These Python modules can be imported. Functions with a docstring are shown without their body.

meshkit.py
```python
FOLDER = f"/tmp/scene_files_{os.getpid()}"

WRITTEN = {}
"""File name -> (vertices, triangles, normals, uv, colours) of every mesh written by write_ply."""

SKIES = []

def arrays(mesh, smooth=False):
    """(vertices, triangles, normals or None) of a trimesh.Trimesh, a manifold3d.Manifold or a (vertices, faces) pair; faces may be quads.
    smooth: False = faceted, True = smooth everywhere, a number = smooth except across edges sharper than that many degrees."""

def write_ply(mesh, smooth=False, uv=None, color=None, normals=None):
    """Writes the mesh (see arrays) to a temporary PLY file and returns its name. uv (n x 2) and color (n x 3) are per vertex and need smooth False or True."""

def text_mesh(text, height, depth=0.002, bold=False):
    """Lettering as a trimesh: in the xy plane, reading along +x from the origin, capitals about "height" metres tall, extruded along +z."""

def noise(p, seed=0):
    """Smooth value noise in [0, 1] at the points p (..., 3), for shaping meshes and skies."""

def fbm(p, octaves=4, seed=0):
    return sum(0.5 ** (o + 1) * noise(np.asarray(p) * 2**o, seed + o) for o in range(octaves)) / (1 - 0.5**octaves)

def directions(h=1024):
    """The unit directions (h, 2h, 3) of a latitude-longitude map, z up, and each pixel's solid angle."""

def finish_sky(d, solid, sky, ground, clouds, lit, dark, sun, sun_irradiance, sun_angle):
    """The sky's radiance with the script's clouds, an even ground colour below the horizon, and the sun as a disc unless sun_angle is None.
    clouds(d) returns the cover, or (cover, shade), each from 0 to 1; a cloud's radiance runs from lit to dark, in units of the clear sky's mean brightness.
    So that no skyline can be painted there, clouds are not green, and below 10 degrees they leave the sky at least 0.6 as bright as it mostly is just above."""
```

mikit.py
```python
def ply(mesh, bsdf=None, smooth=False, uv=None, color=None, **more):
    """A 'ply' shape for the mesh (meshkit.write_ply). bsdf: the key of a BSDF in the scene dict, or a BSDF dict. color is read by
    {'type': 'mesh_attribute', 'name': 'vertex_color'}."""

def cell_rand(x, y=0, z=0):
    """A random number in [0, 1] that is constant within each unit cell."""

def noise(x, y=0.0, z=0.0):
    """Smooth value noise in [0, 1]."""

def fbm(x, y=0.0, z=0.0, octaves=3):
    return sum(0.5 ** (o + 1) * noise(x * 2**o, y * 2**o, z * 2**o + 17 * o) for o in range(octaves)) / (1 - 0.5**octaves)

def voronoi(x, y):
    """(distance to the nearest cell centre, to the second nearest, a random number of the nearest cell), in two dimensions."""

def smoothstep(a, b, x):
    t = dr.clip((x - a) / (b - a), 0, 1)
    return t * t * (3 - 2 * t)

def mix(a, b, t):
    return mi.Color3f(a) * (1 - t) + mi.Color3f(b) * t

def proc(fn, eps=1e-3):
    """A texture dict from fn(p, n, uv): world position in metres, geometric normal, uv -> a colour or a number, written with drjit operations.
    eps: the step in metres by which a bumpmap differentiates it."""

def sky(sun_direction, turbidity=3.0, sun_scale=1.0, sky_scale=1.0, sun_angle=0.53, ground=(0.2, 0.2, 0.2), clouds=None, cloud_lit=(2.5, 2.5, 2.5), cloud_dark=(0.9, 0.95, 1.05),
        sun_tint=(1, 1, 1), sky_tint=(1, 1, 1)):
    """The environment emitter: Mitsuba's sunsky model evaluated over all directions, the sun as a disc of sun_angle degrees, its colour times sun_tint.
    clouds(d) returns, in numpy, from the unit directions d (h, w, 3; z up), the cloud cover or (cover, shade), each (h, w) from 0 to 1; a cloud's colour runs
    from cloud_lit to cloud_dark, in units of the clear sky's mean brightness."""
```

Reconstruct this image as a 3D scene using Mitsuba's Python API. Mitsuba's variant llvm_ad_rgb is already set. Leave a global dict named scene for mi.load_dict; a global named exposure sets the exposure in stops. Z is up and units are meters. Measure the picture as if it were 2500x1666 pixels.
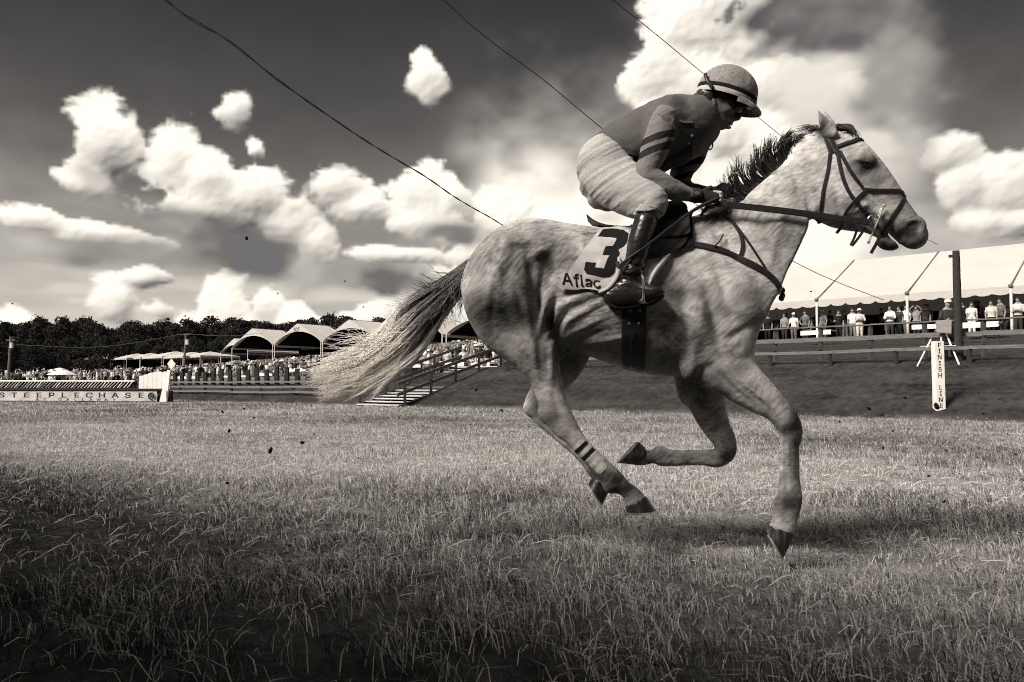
import math, random
import numpy as np, trimesh, mitsuba as mi, drjit as dr
import mikit, meshkit
from mikit import proc, noise, fbm, cell_rand, smoothstep, mix
from shapely.geometry import Polygon, box as sbox
from shapely import affinity
T = mi.ScalarTransform4f
scene, labels = {}, {}

# ---------------------------------------------------------------- camera
FPX, CX, CY = 2018.7, 1250.0, 833.0            # focal length and centre in the photograph's pixels (2500 x 1666)
PITCH, CAM_H = math.radians(3.133), 0.85
EYE = np.array([0, 0, CAM_H])
scene['camera'] = {'type': 'perspective', 'fov': math.degrees(2 * math.atan(1250 / FPX)), 'fov_axis': 'x', 'near_clip': 0.05, 'far_clip': 4000.0,
    'to_world': T().look_at(origin=[0, 0, CAM_H], target=[0, math.cos(PITCH), CAM_H + math.sin(PITCH)], up=[0, 0, 1])}

# ---------------------------------------------------------------- sky and sun
SUN_DIR = (-0.62, -0.42, 0.66)
exposure = 2.15


def sky_clouds(d):
    h = int(np.argmax(d[:, 0, 2] < math.sin(math.radians(-1)))) or len(d)
    az = np.degrees(np.arctan2(d[..., 0], d[..., 1])); el = np.degrees(np.arcsin(np.clip(d[..., 2], -1, 1)))
    p = np.stack([d[..., 0], d[..., 1], d[..., 2] * 1.25], -1)
    low = meshkit.fbm(p * 8.0, 3, 3); mid = meshkit.fbm(p * 24.0, 3, 8)

    def puff(f, seed):                            # rounded billows
        q = p + .35 / f * np.stack([low - .5, mid - .5, low - mid], -1)
        n = meshkit.noise(q * f, seed); return 1 - np.abs(2 * n - 1)
    bil = .50 * puff(16, 31) + .28 * puff(36, 32) + .17 * puff(80, 33) + .12 * puff(170, 34)
    wob = (bil - .56) * 1.5 + (low - .5) * 1.3 + (mid - .5) * .7
    wx, wy = (mid - .5) * 2.0, (low - .5) * 1.6
    dens = np.full(az.shape, -9.0); base = np.zeros(az.shape); rel = np.zeros(az.shape); wsum = np.full(az.shape, 1e-6)
    # cumulus heaps: azimuth, elevation, half width, half height (degrees), how strongly the base is in shade
    for a, e, ra, re, sh in CUMULI:
        da = (az - a + 180) % 360 - 180 + wx * .30; de = el - e + wy * .30
        r = 1 - np.sqrt((da / ra) ** 2 + (np.where(de < 0, de * 1.3, de) / re) ** 2)
        dd = r * .85 * min(1.0, ra / 2.0 + .15) + wob * .60 - .05
        w = np.exp(np.clip(dd, -3, 2) * 5); base += w * (.30 - de / re * .62 + da / ra * .18) * sh; rel += w * np.clip(de / re, -1.5, 1.5); wsum += w
        dens = np.maximum(dens, dd)
    soft = .13 + .40 * np.clip(-rel / wsum + .1, 0, 1) + .22 * np.clip((low - .42) * 3, 0, 1)
    heap = np.clip(dens / soft, 0, 1); heap = heap * heap * (3 - 2 * heap)
    # relief of the heaps, lit from the upper left
    hgt = 1.1 * np.sqrt(np.clip(dens, 0, 1.4) + .10) + .50 * bil
    step = 180.0 / len(d) / 2
    gy, gx = np.gradient(hgt, step); gy = -gy; gx = gx / np.maximum(np.cos(np.radians(el)), .2)
    if az[0, 1] < az[0, 0]: gx = -gx
    lam = (-gx * LX - gy * LY + LZ) / np.sqrt(1 + gx * gx + gy * gy)
    shade = np.clip(.08 - .36 * (lam - .54) + np.clip(base / wsum, -.25, 1.1) * 1.6 + (low - .5) * .6 + (mid - .5) * .35, 0, 1)
    for a, e, ra, re, k in UNDERSIDES:            # flat dark undersides
        da = (az - a + 180) % 360 - 180 + wx * .9 + (low - .5) * 5 * ra / 3; de = el - e + wy * .5 + (mid - .5) * 2.0 * re
        g = np.exp(-((da / ra) ** 2 + (de / re) ** 2) ** 1.2) * np.clip(1.0 + (mid - .5) * 1.3 + (bil - .56) * .8, 0, 1.3)
        g = np.clip(g * 1.15, 0, 1); shade = (shade * heap * (1 - g) + np.clip(k + (mid - .5) * .3, 0, 1) * g) / np.maximum(heap * (1 - g) + g, 1e-4); heap = heap + (1 - heap) * g
    # thin streaks of stratus low in the sky, and a pale haze towards the horizon
    st = meshkit.fbm(np.stack([az * .09, el * .62, 0 * az + 4.7], -1), 4, 51)
    strat = np.clip((st - .42) / .2, 0, 1) * np.clip((15 - el) / 9, 0, 1)
    haze = np.exp(-(np.clip(el, 0, 90) / 14.5) ** 1.7)
    veil = np.zeros(az.shape)
    for a, e, ra, re, k in VEILS:
        da = (az - a + 180) % 360 - 180 + (low - .5) * 16 + (mid - .5) * 5; de = el - e + (mid - .5) * 7
        veil = np.maximum(veil, k * np.exp(-((da / ra) ** 2 + (de / re) ** 2)) * np.clip(1.0 + (low - .5) * .8 + (mid - .5) * .5, .3, 1.15))
    thin = np.clip(np.maximum(haze * .80, veil), 0, 1); ts = np.clip(.80 - .66 * veil - .66 * np.exp(-np.clip(el, 0, 90) / 6.0) + (mid - .5) * .12, 0, 1)
    ts = ts * (1 - strat * .75) + strat * .75 * .16; thin = np.maximum(thin, strat * .75)
    cover = heap + (1 - heap) * thin
    return cover, np.clip((shade * heap + ts * (1 - heap) * thin) / np.maximum(cover, 1e-4), 0, 1)


LX, LY, LZ = -.50, .66, .56
# heaps of cloud all round the horizon; the ones the photograph shows come first
CUMULI = [(-26.5, 14.6, 2.3, 2.6, .8), (-27.6, 12.4, 1.7, 1.9, .9), (-25.2, 14.9, 1.2, 1.4, .5), (-22.6, 14.0, 1.9, 2.9, .5), (-20.4, 13.2, 2.0, 2.4, .5), (-21.0, 11.0, 4.0, 2.4, .9), (-17.6, 12.2, 2.4, 2.2, .7),
    (-15.3, 10.6, 2.0, 2.1, .5), (-13.6, 8.9, 1.6, 2.0, .6), (-12.0, 13.3, 1.9, 1.5, .5), (-10.4, 12.0, 2.0, 1.3, .6), (-6.5, 13.0, 2.1, 2.4, .35), (-5.6, 11.0, 3.4, 1.7, .45),
    (-4.4, 12.9, 1.3, 1.6, .3), (-.6, 11.2, 2.3, 2.2, .25), (1.2, 9.2, 2.6, 2.4, .2), (-6.2, 20.6, 1.25, 1.7, .35), (-5.7, 19.8, 1.0, 1.3, .45), (-18.6, 17.6, .75, 1.1, .6), (-17.6, 15.3, .5, .6, .7),
    (-30.3, 9.8, 2.6, .85, .5), (-26.5, 9.3, 2.8, .95, .5), (-24.0, 8.8, 2.2, .7, .5), (-25.8, 5.0, 1.3, 1.9, .6), (-24.0, 6.8, 1.8, .8, .7), (-23.4, 4.6, 1.0, .9, .8),
    (-19.0, 4.9, 1.6, 2.5, .4), (-18.2, 3.4, 2.0, 1.7, .5), (-16.6, 5.1, 1.1, 1.3, .5), (-14.8, 3.6, 2.0, 1.6, .7), (-21.3, 3.4, 1.0, 1.2, .6), (-9.6, 4.4, 2.4, 1.5, .5), (-7.8, 5.2, 1.2, 1.5, .4),
    (-4.3, 6.6, 1.6, 1.4, .35), (-3.0, 5.0, 2.6, 2.2, .3), (-8.0, 8.9, 3.4, .7, .4), (-2.4, 8.9, 2.2, .9, .3), (-31.5, 3.0, 1.6, 1.6, .6),
    (10.6, 21.0, 2.6, 2.2, .3), (8.9, 19.9, 1.5, 1.5, .3), (12.0, 23.6, 3.4, 2.4, .4), (12.8, 19.4, 2.8, 2.4, .35), (9.9, 18.2, 1.4, 1.3, .4), (16.5, 22.6, 2.2, 2.0, .5),
    (14.6, 16.6, 2.3, 2.0, .35), (17.6, 15.4, 2.6, 2.2, .4), (20.6, 14.0, 2.4, 2.4, .45), (22.2, 17.4, 2.0, 2.3, .5), (18.6, 19.4, 2.6, 1.8, .5), (15.2, 13.4, 1.5, 1.7, .15), (13.6, 10.6, 1.5, 1.5, .15), (8.6, 9.9, 1.3, .8, .3), (28.0, 14.0, 1.7, 1.3, .45), (29.0, 11.8, 1.7, 1.6, .45), (31.2, 11.6, 1.7, 1.9, .5), (29.8, 9.4, 1.8, 1.3, .5), (31.8, 9.4, 1.4, 1.0, .6)]
UNDERSIDES = [(-20.8, 10.0, 3.6, 1.35, .96), (-17.4, 8.7, 3.0, 1.1, 1.0), (-23.6, 10.4, 2.0, 1.0, .8), (-25.6, 8.3, 3.2, .75, .78), (-31.0, 8.4, 2.4, .6, .6), (-4.2, 10.5, 2.0, .85, .86), (-8.2, 7.2, 3.8, 1.15, .95), (-5.0, 6.8, 2.0, .9, .8), (-12.4, 7.4, 2.2, 1.0, .75), (-27.6, 12.6, 1.0, 1.2, .5), (-14.0, 8.0, 1.0, 1.0, .6), (-17.0, 3.6, .7, 1.2, .5), (-23.9, 4.2, .8, .7, .5), (-21.5, 2.9, .8, .5, .5),
    (18.4, 23.4, 3.4, 1.5, .97), (22.4, 22.4, 3.0, 2.0, .92), (24.8, 18.4, 2.0, 3.0, .78), (25.4, 14.6, 1.8, 1.8, .62), (25.2, 10.4, 2.4, 2.2, .60), (21.6, 17.2, 2.2, 1.2, .45), (27.9, 8.6, 1.8, 1.0, .6), (20.4, 19.2, 2.4, 1.6, .32), (23.0, 15.0, 2.2, 1.2, .35)]
VEILS = [(24.0, 3.0, 14.0, 5.5, .95), (4.0, 9.0, 9.5, 8.5, 1.35), (17.0, 9.0, 9.0, 9.5, 1.35), (16.0, 17.5, 6.8, 7.0, 1.0), (11.0, 13.0, 9.0, 7.0, 1.0), (21.0, 20.0, 5.0, 7.5, .72), (-3.0, 3.0, 9.0, 5.0, .85)]
_r = random.Random(5)
for _k in range(44):                              # unseen high heaps, added overhead and behind to raise the fill light
    _a, _e = _r.uniform(-180, 180), _r.uniform(30, 85)
    _q = 1 / max(.18, math.cos(math.radians(_e))); _s = _r.uniform(3.0, 6.5)
    CUMULI.append((_a, _e, _s * _q, _s * .8, _r.uniform(.3, .6)))
for _k in range(70):                              # the same weather goes on round the rest of the sky
    _a = 40 + _k * 4.05
    _s = _r.uniform(.7, 1.6)
    _e = _r.choice([4, 7, 11, 14, 19, 26])
    CUMULI.append((_a, _e + _r.uniform(-1, 1), 2.6 * _s, 2.0 * _s, _r.uniform(.3, .7)))
    if _k % 3 == 0:
        UNDERSIDES.append((_a, _e - 2.0, 2.8, 1.0, .7))
        VEILS.append((_a, 8.0, 9.0, 7.0, .7))
scene['sky'] = mikit.sky(SUN_DIR, turbidity=2.2, sun_scale=1.12, sky_scale=0.085, sun_angle=22.0, sky_tint=(2.0, 1.04, .64), sun_tint=(.91, 1.02, 1.30), ground=(.10, .098, .094),
                         clouds=sky_clouds, cloud_lit=(40, 37.4, 33), cloud_dark=(3.6, 3.45, 3.6))
labels['sky'] = {'kind': 'structure', 'label': 'dark sky with heaped white clouds'}

# ---------------------------------------------------------------- helpers
_cp, _sp = math.cos(PITCH), math.sin(PITCH)
rng = np.random.default_rng(11)


def ray(x, y):
    u, v = (np.asarray(x, float) - CX) / FPX, -(np.asarray(y, float) - CY) / FPX
    d = np.stack([u, _cp - _sp * v, _sp + _cp * v], -1)
    return d / d[..., 1:2]


def on_plane(x, y, nrm, c):
    """The point that the photograph shows at pixel (x, y), taken on the plane nrm . p = c."""
    d = ray(x, y); nrm = np.asarray(nrm, float)
    k = (c - EYE @ nrm) / (d @ nrm)
    return EYE + d * k[..., None]


def at_depth(x, y, Y):
    return on_plane(x, y, (0, 1, 0), Y)


def num(name):
    if name not in scene and name not in labels:
        return name
    k = 1
    while f'{name}_{k:03d}' in scene or f'{name}_{k:03d}' in labels:
        k += 1
    return f'{name}_{k:03d}'


_taken = {}


def child(parent, name):
    """The next free key for a part of parent."""
    k = _taken.get((parent, name), 0)
    _taken[(parent, name)] = k + 1
    return f'{parent}__{name}' + (f'_{k:03d}' if k else '')


def add(key, mesh, bsdf, smooth=False, **more):
    scene[key] = mikit.ply(mesh, bsdf, smooth=smooth, **more)
    return key


def part(parent, name, mesh, bsdf, smooth=False, label=None, **more):
    key = add(child(parent, name), mesh, bsdf, smooth, **more)
    if label: labels[key] = {'label': label}
    return key


def tag(key, label, cat=None, group=None, kind=None):
    labels[key] = {k: v for k, v in (('label', label), ('category', cat), ('group', group), ('kind', kind)) if v}
    return key


def thing(name, label, cat, group=None):
    return tag(num(name), label, cat, group)


def cat(*ms):
    ms = [m for m in ms if m is not None]
    vs, fs, n = [], [], 0
    for m in ms:
        v, f = (m if isinstance(m, tuple) else (np.asarray(m.vertices), np.asarray(m.faces)))
        f = np.asarray(f)
        if f.shape[1] == 4: f = np.vstack([f[:, [0, 1, 2]], f[:, [0, 2, 3]]])
        vs.append(v); fs.append(f + n); n += len(v)
    return np.vstack(vs), np.vstack(fs)


def bar(a, b, w, h=None, up=(0, 0, 1), ch=0.0):
    """A squared beam from a to b, w wide and h high, its corners cut by ch."""
    a, b = np.asarray(a, float), np.asarray(b, float); h = h or w
    t = (b - a) / np.linalg.norm(b - a); up = np.asarray(up, float)
    if abs(t @ up) > .99: up = np.array([0, 1., 0])
    s = np.cross(t, up); s /= np.linalg.norm(s); u = np.cross(s, t)
    w2, h2 = w / 2, h / 2
    if ch: prof = [(-w2, -h2 + ch), (-w2 + ch, -h2), (w2 - ch, -h2), (w2, -h2 + ch), (w2, h2 - ch), (w2 - ch, h2), (-w2 + ch, h2), (-w2, h2 - ch)]
    else: prof = [(-w2, -h2), (w2, -h2), (w2, h2), (-w2, h2)]
    n = len(prof)
    v = [a + s * p + u * q for p, q in prof] + [b + s * p + u * q for p, q in prof]
    f = [(i, (i + 1) % n, n + (i + 1) % n) for i in range(n)] + [(i, n + (i + 1) % n, n + i) for i in range(n)]
    f += [(0, i + 1, i) for i in range(1, n - 1)] + [(n, n + i, n + i + 1) for i in range(1, n - 1)]
    f = np.array(f)[:, ::-1]
    return np.array(v), f


def frames(P):
    t = np.gradient(P, axis=0); t /= np.linalg.norm(t, axis=1, keepdims=True) + 1e-12
    u = np.zeros_like(t); ref = np.array([0, 1., 0]) if abs(t[0, 1]) < .9 else np.array([1., 0, 0])
    for i in range(len(P)):
        ref = ref - t[i] * (ref @ t[i]); ref /= np.linalg.norm(ref) + 1e-12; u[i] = ref
    return t, u, np.cross(t, u)


def tube(P, r, n=6, flat=1.0, cap=True):
    """A tube along P with radius r (a number or one per point)."""
    P = np.asarray(P, float); r = np.broadcast_to(np.asarray(r, float), len(P))
    t, u, w = frames(P); a = np.arange(n) * 2 * np.pi / n
    v = P[:, None] + r[:, None, None] * (np.cos(a)[None, :, None] * u[:, None] + flat * np.sin(a)[None, :, None] * w[:, None])
    m = len(P); i, j = np.meshgrid(np.arange(m - 1), np.arange(n), indexing='ij'); k = (j + 1) % n
    f = np.stack([i * n + j, i * n + k, (i + 1) * n + k, (i + 1) * n + j], -1).reshape(-1, 4)
    f = np.vstack([f[:, [0, 1, 2]], f[:, [0, 2, 3]]])
    v = v.reshape(-1, 3)
    if cap:
        v = np.vstack([v, P[:1], P[-1:]]); c0, c1 = len(v) - 2, len(v) - 1; q = np.arange(n)
        f = np.vstack([f, np.stack([np.full(n, c0), (q + 1) % n, q], 1), np.stack([np.full(n, c1), (m - 1) * n + q, (m - 1) * n + (q + 1) % n], 1)])
    return v, f


def spline(P, n):
    """n points along a Catmull-Rom curve through P (any dimension), evenly in parameter by chord length."""
    P = np.asarray(P, float)
    if len(P) == 2: return P[0] + (P[1] - P[0]) * np.linspace(0, 1, n)[:, None]
    d = np.r_[0, np.cumsum(np.linalg.norm(np.diff(P, axis=0), axis=1) + 1e-9)]; d /= d[-1]
    m = np.gradient(P, d, axis=0); x = np.linspace(0, 1, n)
    i = np.clip(np.searchsorted(d, x, side='right') - 1, 0, len(P) - 2); h = (d[i + 1] - d[i])[:, None]; s = ((x - d[i])[:, None]) / h
    return (2 * s**3 - 3 * s**2 + 1) * P[i] + (s**3 - 2 * s**2 + s) * h * m[i] + (-2 * s**3 + 3 * s**2) * P[i + 1] + (s**3 - s**2) * h * m[i + 1]


def grid_faces(m, n, wrap=False):
    i, j = np.meshgrid(np.arange(m - 1), np.arange(n if wrap else n - 1), indexing='ij'); k = (j + 1) % n
    f = np.stack([i * n + j, i * n + k, (i + 1) * n + k, (i + 1) * n + j], -1).reshape(-1, 4)
    return np.vstack([f[:, [0, 1, 2]], f[:, [0, 2, 3]]])


def ball(c, r, sub=2):
    m = trimesh.creation.icosphere(subdivisions=sub); return np.asarray(m.vertices) * np.asarray(r) + np.asarray(c), np.asarray(m.faces)


def slab(poly2, z0, z1, M=None):
    """A polygon extruded from z0 to z1, then placed by the 4 x 4 matrix M."""
    m = trimesh.creation.extrude_polygon(poly2, z1 - z0, engine='earcut'); v = np.asarray(m.vertices) + [0, 0, z0]
    if M is not None: v = v @ M[:3, :3].T + M[:3, 3]
    return v, np.asarray(m.faces)


def smin(a, b, k):
    h = np.maximum(k - np.abs(a - b), 0) / k
    return np.minimum(a, b) - h * h * k / 4


def nets(F, org, h):
    """Surface nets: the zero level of the field F (negative inside) as a quad mesh turned to triangles."""
    ins = F < 0
    c = np.zeros(tuple(n - 1 for n in F.shape), np.int8)
    for a, b, d in np.ndindex(2, 2, 2):
        c += ins[a:F.shape[0] - 1 + a, b:F.shape[1] - 1 + b, d:F.shape[2] - 1 + d]
    I = np.argwhere((c > 0) & (c < 8)); idx = np.full(c.shape, -1, np.int64); idx[tuple(I.T)] = np.arange(len(I))
    corner = {k: F[I[:, 0] + k[0], I[:, 1] + k[1], I[:, 2] + k[2]] for k in np.ndindex(2, 2, 2)}
    s, w = np.zeros((len(I), 3)), np.zeros(len(I))
    for k in np.ndindex(2, 2, 2):
        for ax in range(3):
            if k[ax] == 0:
                k2 = tuple(1 if q == ax else k[q] for q in range(3)); f0, f1 = corner[k], corner[k2]
                x = (f0 < 0) != (f1 < 0); t = np.where(x, f0 / np.where(x, f0 - f1, 1), 0)
                p = np.array(k, float)[None] + np.eye(3)[ax] * t[:, None]
                s += p * x[:, None]; w += x
    V = np.asarray(org) + h * (I + s / w[:, None])
    Q = []
    for ax in range(3):
        b, d = [q for q in range(3) if q != ax]
        sl0 = [slice(None)] * 3; sl1 = [slice(None)] * 3; sl0[ax] = slice(0, -1); sl1[ax] = slice(1, None)
        e = ins[tuple(sl0)] != ins[tuple(sl1)]; J = np.argwhere(e)
        J = J[(J[:, b] > 0) & (J[:, d] > 0) & (J[:, b] < c.shape[b]) & (J[:, d] < c.shape[d])]
        def cell(db, dd):
            K = J.copy(); K[:, b] -= db; K[:, d] -= dd; return idx[tuple(K.T)]
        q = np.stack([cell(1, 1), cell(0, 1), cell(0, 0), cell(1, 0)], 1)
        flip = ins[tuple(J.T)] if ax != 1 else ~ins[tuple(J.T)]
        q = np.where(flip[:, None], q, q[:, ::-1]); Q.append(q)
    Q = np.vstack(Q); Q = Q[(Q >= 0).all(1)]
    return V, np.vstack([Q[:, [0, 1, 2]], Q[:, [0, 2, 3]]])


def relax(v, f, it=2, lam=.5, mu=-.52):
    import scipy.sparse as sp
    e = np.vstack([f[:, [0, 1]], f[:, [1, 2]], f[:, [2, 0]]]); e = np.vstack([e, e[:, ::-1]])
    A = sp.coo_matrix((np.ones(len(e)), (e[:, 0], e[:, 1])), shape=(len(v), len(v))).tocsr(); A.data[:] = 1
    d = np.asarray(A.sum(1)).ravel(); d[d == 0] = 1
    for _ in range(it):
        for k in (lam, mu): v = v + k * ((A @ v) / d[:, None] - v)
    return v


def matte(key, rgb, rough=.7, spec=.3, **kw):
    if isinstance(rgb, (int, float)): rgb = (rgb, rgb * .985, rgb * .96)
    c = {'type': 'rgb', 'value': [float(x) for x in rgb]} if isinstance(rgb, (tuple, list)) else rgb
    scene[key] = {'type': 'twosided', 'nested': {'type': 'principled', 'base_color': c, 'roughness': rough, 'specular': spec, **kw}}
    return key


def bumped(key, nested, fn, scale, eps=1e-3):
    n = scene.pop(nested)['nested']
    scene[key] = {'type': 'twosided', 'nested': {'type': 'bumpmap', 'arbitrary': proc(fn, eps), 'scale': scale, 'nested': n}}
    return key

# ---------------------------------------------------------------- the ground: a flat turf course, a bank beside it and terraces above the bank
UV, NV = np.array([-.737, .676, 0]), np.array([.676, .737, 0])       # along the course (away from us) and across it (towards the stands)
UV, NV = UV / np.linalg.norm(UV), NV / np.linalg.norm(NV)
N0, N1 = 22.7, 27.4                                                   # foot and top of the bank


def sst(a, b, x):
    t = np.clip((np.asarray(x, float) - a) / (b - a), 0, 1); return t * t * (3 - 2 * t)


def G(u, n):
    """Height of the ground at (u, n)."""
    u, n = np.broadcast_arrays(np.asarray(u, float), np.asarray(n, float)); left = sst(27.2, 31, u)
    top = 1.40 - .55 * sst(46, 64, u)
    bank = np.clip((n - N0) / (N1 - N0), 0, 1); bank = bank + .06 * np.sin(np.pi * bank) * (1 - bank)
    zr = 1.73 * bank + .088 * np.clip(n - N1 - .6, 0, 40)
    zl = np.where(n < 25.05, 1.73 * bank, 0); zl = np.where(n >= 25.05, .86 + (top - .86) * sst(25.05, 25.35, n) + .02 * np.clip(n - 29, 0, 40) + .095 * np.clip(n - 36, 0, 19) * (1 - sst(62, 105, u)), zl)
    return zr * (1 - left) + zl * left + .015 * (meshkit.fbm(np.stack([u * .35, n * .35, 0 * u], -1), 3, 2) - .5) * 2


def un(u, n, z=None):
    u, n = np.broadcast_arrays(np.asarray(u, float), np.asarray(n, float)); z = G(u, n) if z is None else np.broadcast_to(z, u.shape)
    return u[..., None] * UV + n[..., None] * NV + z[..., None] * np.array([0, 0, 1.0])


def gxy(x, y):
    return G(x * UV[0] + y * UV[1], x * NV[0] + y * NV[1])


def u_at(px, n):
    """u of the spot that stands at picture column px on the line n."""
    Y = n / (NV[0] * (px - CX) / FPX + NV[1]); X = (px - CX) / FPX * Y; return X * UV[0] + Y * UV[1]


def z_at(py, u, n):
    Y = float(un(u, n, 0.0)[1]); d = ray(CX, py); return CAM_H + d[2] * Y


us = np.unique(np.r_[-700, -500, -300, -200, -140, -100, np.arange(-80, -20, 4), np.arange(-20, 20, .6), np.arange(20, 34, .25), np.arange(34, 90, 1.0), np.arange(90, 200, 10), 240, 300, 400, 550, 700])
ns = np.unique(np.r_[-500, -300, -150, -80, np.arange(-50, -6, 4), np.arange(-6, 22, .5), np.arange(22, 31, .15), np.arange(31, 60, 1.0), np.arange(60, 160, 8), 200, 300, 450, 700, 1200])
Ug, Ng = np.meshgrid(us, ns, indexing='ij'); gv = un(Ug, Ng).reshape(-1, 3)


def turf(p, n, uv):
    nn = p.x * float(NV[0]) + p.y * float(NV[1]); uu = p.x * float(UV[0]) + p.y * float(UV[1])
    bank = smoothstep(22.3, 23.0, nn + .5 * (fbm(p.x * .9, p.y * .9) - .5))
    big = fbm(p.x * .22, p.y * .22, 0.0, 3); md = fbm(p.x * 1.3 + 7, p.y * 1.3, 0.0, 3); fn = fbm(p.x * 7, p.y * 7, 0.0, 3); row = fbm(uu * .5, nn * 3.2, 0.0, 3)
    field = .15 + .11 * (md - .5) + .15 * (big - .5) + .16 * (fn - .5) + .06 * (row - .5)
    bk = .030 + .02 * (md - .5) + .03 * (fn - .5) + .026 * (row - .5)
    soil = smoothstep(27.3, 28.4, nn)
    field = field * (.25 + .75 * smoothstep(2.0, 4.9, nn + 2.0 * (big - .5)))  # near strip of turf darkened in its colour, as foreground shade
    v = field * (1 - bank) + bk * bank
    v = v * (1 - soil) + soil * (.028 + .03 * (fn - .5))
    return mi.Color3f(1, .985, .95) * dr.clip(v, .008, .4)


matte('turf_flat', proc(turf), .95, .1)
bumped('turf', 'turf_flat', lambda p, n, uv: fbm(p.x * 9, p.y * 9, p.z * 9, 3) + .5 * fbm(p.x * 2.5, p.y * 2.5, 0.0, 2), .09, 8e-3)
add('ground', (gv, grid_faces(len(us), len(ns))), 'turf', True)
tag('ground', 'turf racecourse with a mown bank beside it', kind='structure')

# ---------------------------------------------------------------- grass
GR = np.random.default_rng(21)


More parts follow.
